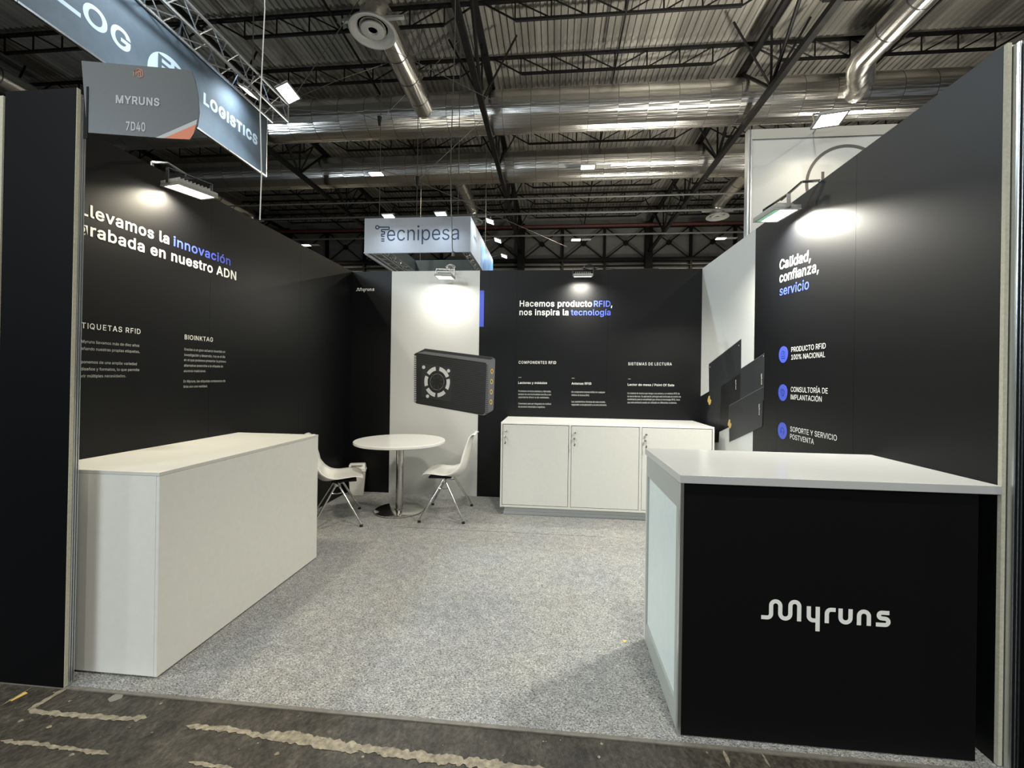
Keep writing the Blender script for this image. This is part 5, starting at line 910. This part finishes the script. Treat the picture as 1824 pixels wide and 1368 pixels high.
for x in (-2.07, 10.3, -14.5):
    if x == 10.3: branch(DU1, x, 7.6, 10.1, 9.92, tail=[(x, 10.15, 9.92), (x+.10, 10.5, 9.91), (x+.32, 10.85, 9.90), (x+.62, 11.25, 9.93), (x+.85, 11.9, 10.05)])
    else: branch(DU1, x, 8.55, 12.0, 10.12)
    branch(DU2, x, 19.6, 16.6, 10.15)

# ------------------------------------------------------------------ high-bay lamps
GL = 'high-bay lamps under the roof'
def bay(x, y, z, lit, label):
    t = thing('high_bay_lamp', (x, y, z), label, 'lamp', GL)
    MB().box((-.27, -.16, .0), (.27, .16, .05)).build('housing', M_SHADE, t, .01)
    MB().box((-.25, -.14, -.012), (.25, .14, -.001)).build('lens', M_LENSB if lit else M_LENSO, t)
    MB().box((.33, -.14, .0), (.85, .12, .02)).build('driver_plate', M_LENSO, t)
    MB().tube((0, 0, .05), (0, 0, ZR-z+.05), .008, 5).build('hanger', M_WIRE, t)
    if lit: area((x, y, z-.03), (0, 0, -1), .5, .28, 330, WARM, 170, 'hall_light')
    return t
M_LENSB = mat('high_bay_lens', (.9, .9, .85), .3, emit=(1, .86, .62), estr=11); M_LENSO = mat('unlit_white_plate', (.50, .49, .45), .4)
bay(3.466, 14.49, 9.32, True, 'lit high-bay lamp before the farther duct, right of the square sign')
bay(-4.834, 14.49, 9.32, True, 'lit high-bay lamp before the farther duct, above the square sign')
bay(-13.081, 23.1, 9.32, True, 'lit far high-bay lamp seen just over the dark left wall')
bay(3.458, 22.9, 9.32, True, 'lit far high-bay lamp above the middle of the back wall')
bay(11.552, 23.06, 9.32, True, 'lit far high-bay lamp beside the tall neighbouring wall')

# ------------------------------------------------------------------ hanging wires and cables
def wire(pts, r, m, label, name='wire', group='hanging wires in the hall'):
    return tag(MB().path(pts, r, 6).build(name, m), label, 'cable', group)
c = on(463, 394, 'x', -.03); 
wire([(c.x, c.y, 11.2), (c.x+.03, c.y+.02, 8), (c.x-.02, c.y+.01, 5.2), (c.x+.015, c.y, 4.2), (c.x-.012, c.y, 3.4), (c.x+.008, c.y, 2.9), (c.x, c.y, c.z+.01)], .0045, M_WCABLE,
     'long white cable hanging down to the top of the left wall', 'cable')
c = on(803, 452, 'y', 7.0)
wire([(c.x-.0, 7, 11.2), (c.x+.02, 7, 8.4), (c.x-.02, 7, 6.4), (c.x-.03, 7, 5.6), (c.x+.03, 7, 4.0), (c.x+.05, 7, c.z)], .012, M_PIPE, 'dark cable with a plug hanging in front of the square sign', 'cable')
tag(MB().tube((c.x+.05, 7, c.z+.04), (c.x+.05, 7, c.z-.06), .035, 8).build('cable_plug', M_PIPE), 'small grey plug on the cable hanging before the square sign', 'plug')
for (x, y, lab) in ((on(677, 300, 'y', TY+.195).x, TY+.195, 'thin wire holding the front left of the square white sign'), (on(743, 330, 'y', TY+.195).x, TY+.195, 'thin wire holding the front middle of the square white sign'),
                    (on(817, 300, 'y', TY+.195).x, TY+.195, 'thin wire holding the front right of the square white sign'), (tx0+.3, TY2-.19, 'thin wire holding the rear left of the square white sign'),
                    (tx1-.3, TY2-.19, 'thin wire holding the rear right of the square white sign')):
    wire([(x, y, TZ+.10), (x, y, ZR+.05)], .013, M_WIRE, lab)
h1 = on(676, 215, 'y', TY+.195); h2 = on(743, 322, 'y', TY+.195)
for h_, lab in ((h1, 'small black chain hoist high above the left end of the square sign'), (h2, 'small dark shackle above the middle of the square sign')):
    tag(MB().tube(h_+Vector((0, 0, .12)), h_-Vector((0, 0, .14)), .07, 8, .04).build('chain_hoist', M_RUBBER), lab, 'hoist', 'hoists over the square sign')
P = lambda u, v, y: on(u, v, 'y', y)
for a, b, lab in (((608, 140, 9.5), (845, 60, 11.5), 'long wire rising to the right below the left diffuser'), ((608, 140, 9.5), (480, 195, 10.0), 'wire falling left from the nearer big duct towards the banner end'),
             ((676, 215, 10.9), (850, 40, 10.9), 'slanting wire from the black chain hoist up to the right'), ((676, 215, 10.9), (350, 100, 10.9), 'slanting wire from the black chain hoist up to the left'),
             ((743, 322, 10.9), (858, 215, 10.9), 'slanting wire from the dark shackle up to the roof beam'), ((743, 322, 10.9), (620, 285, 10.9), 'short wire from the dark shackle up to the left'),
             ((743, 322, 10.9), (1010, 440, 12.4), 'wire falling right behind the square sign towards the far wall'), ((600, 40, 8.2), (900, 190, 9.2), 'wire crossing in front of the left round diffuser'),
             ((470, 250, 7.2), (850, 215, 10.6), 'nearly level wire from the banner end to the roof beam'), ((475, 180, 6.5), (640, 0, 8.0), 'wire rising steeply from the end of the banner truss')):
    wire([Vector((tx+.1, by1+.12, bz1+.2)) if a in ((470, 250, 7.2), (475, 180, 6.5)) else P(*a), P(*b)], .008, M_WIRE, lab)
for y, lab in ((by1-.4, 'wire holding the far end of the banner truss'), (by1-2.6, 'wire holding the middle of the banner truss'), (by1-4.8, 'wire holding the near end of the banner truss')):
    wire([(tx-.15, y, bz1+.26), (tx-.15, y, ZR+.05)], .010, M_WIRE, lab)
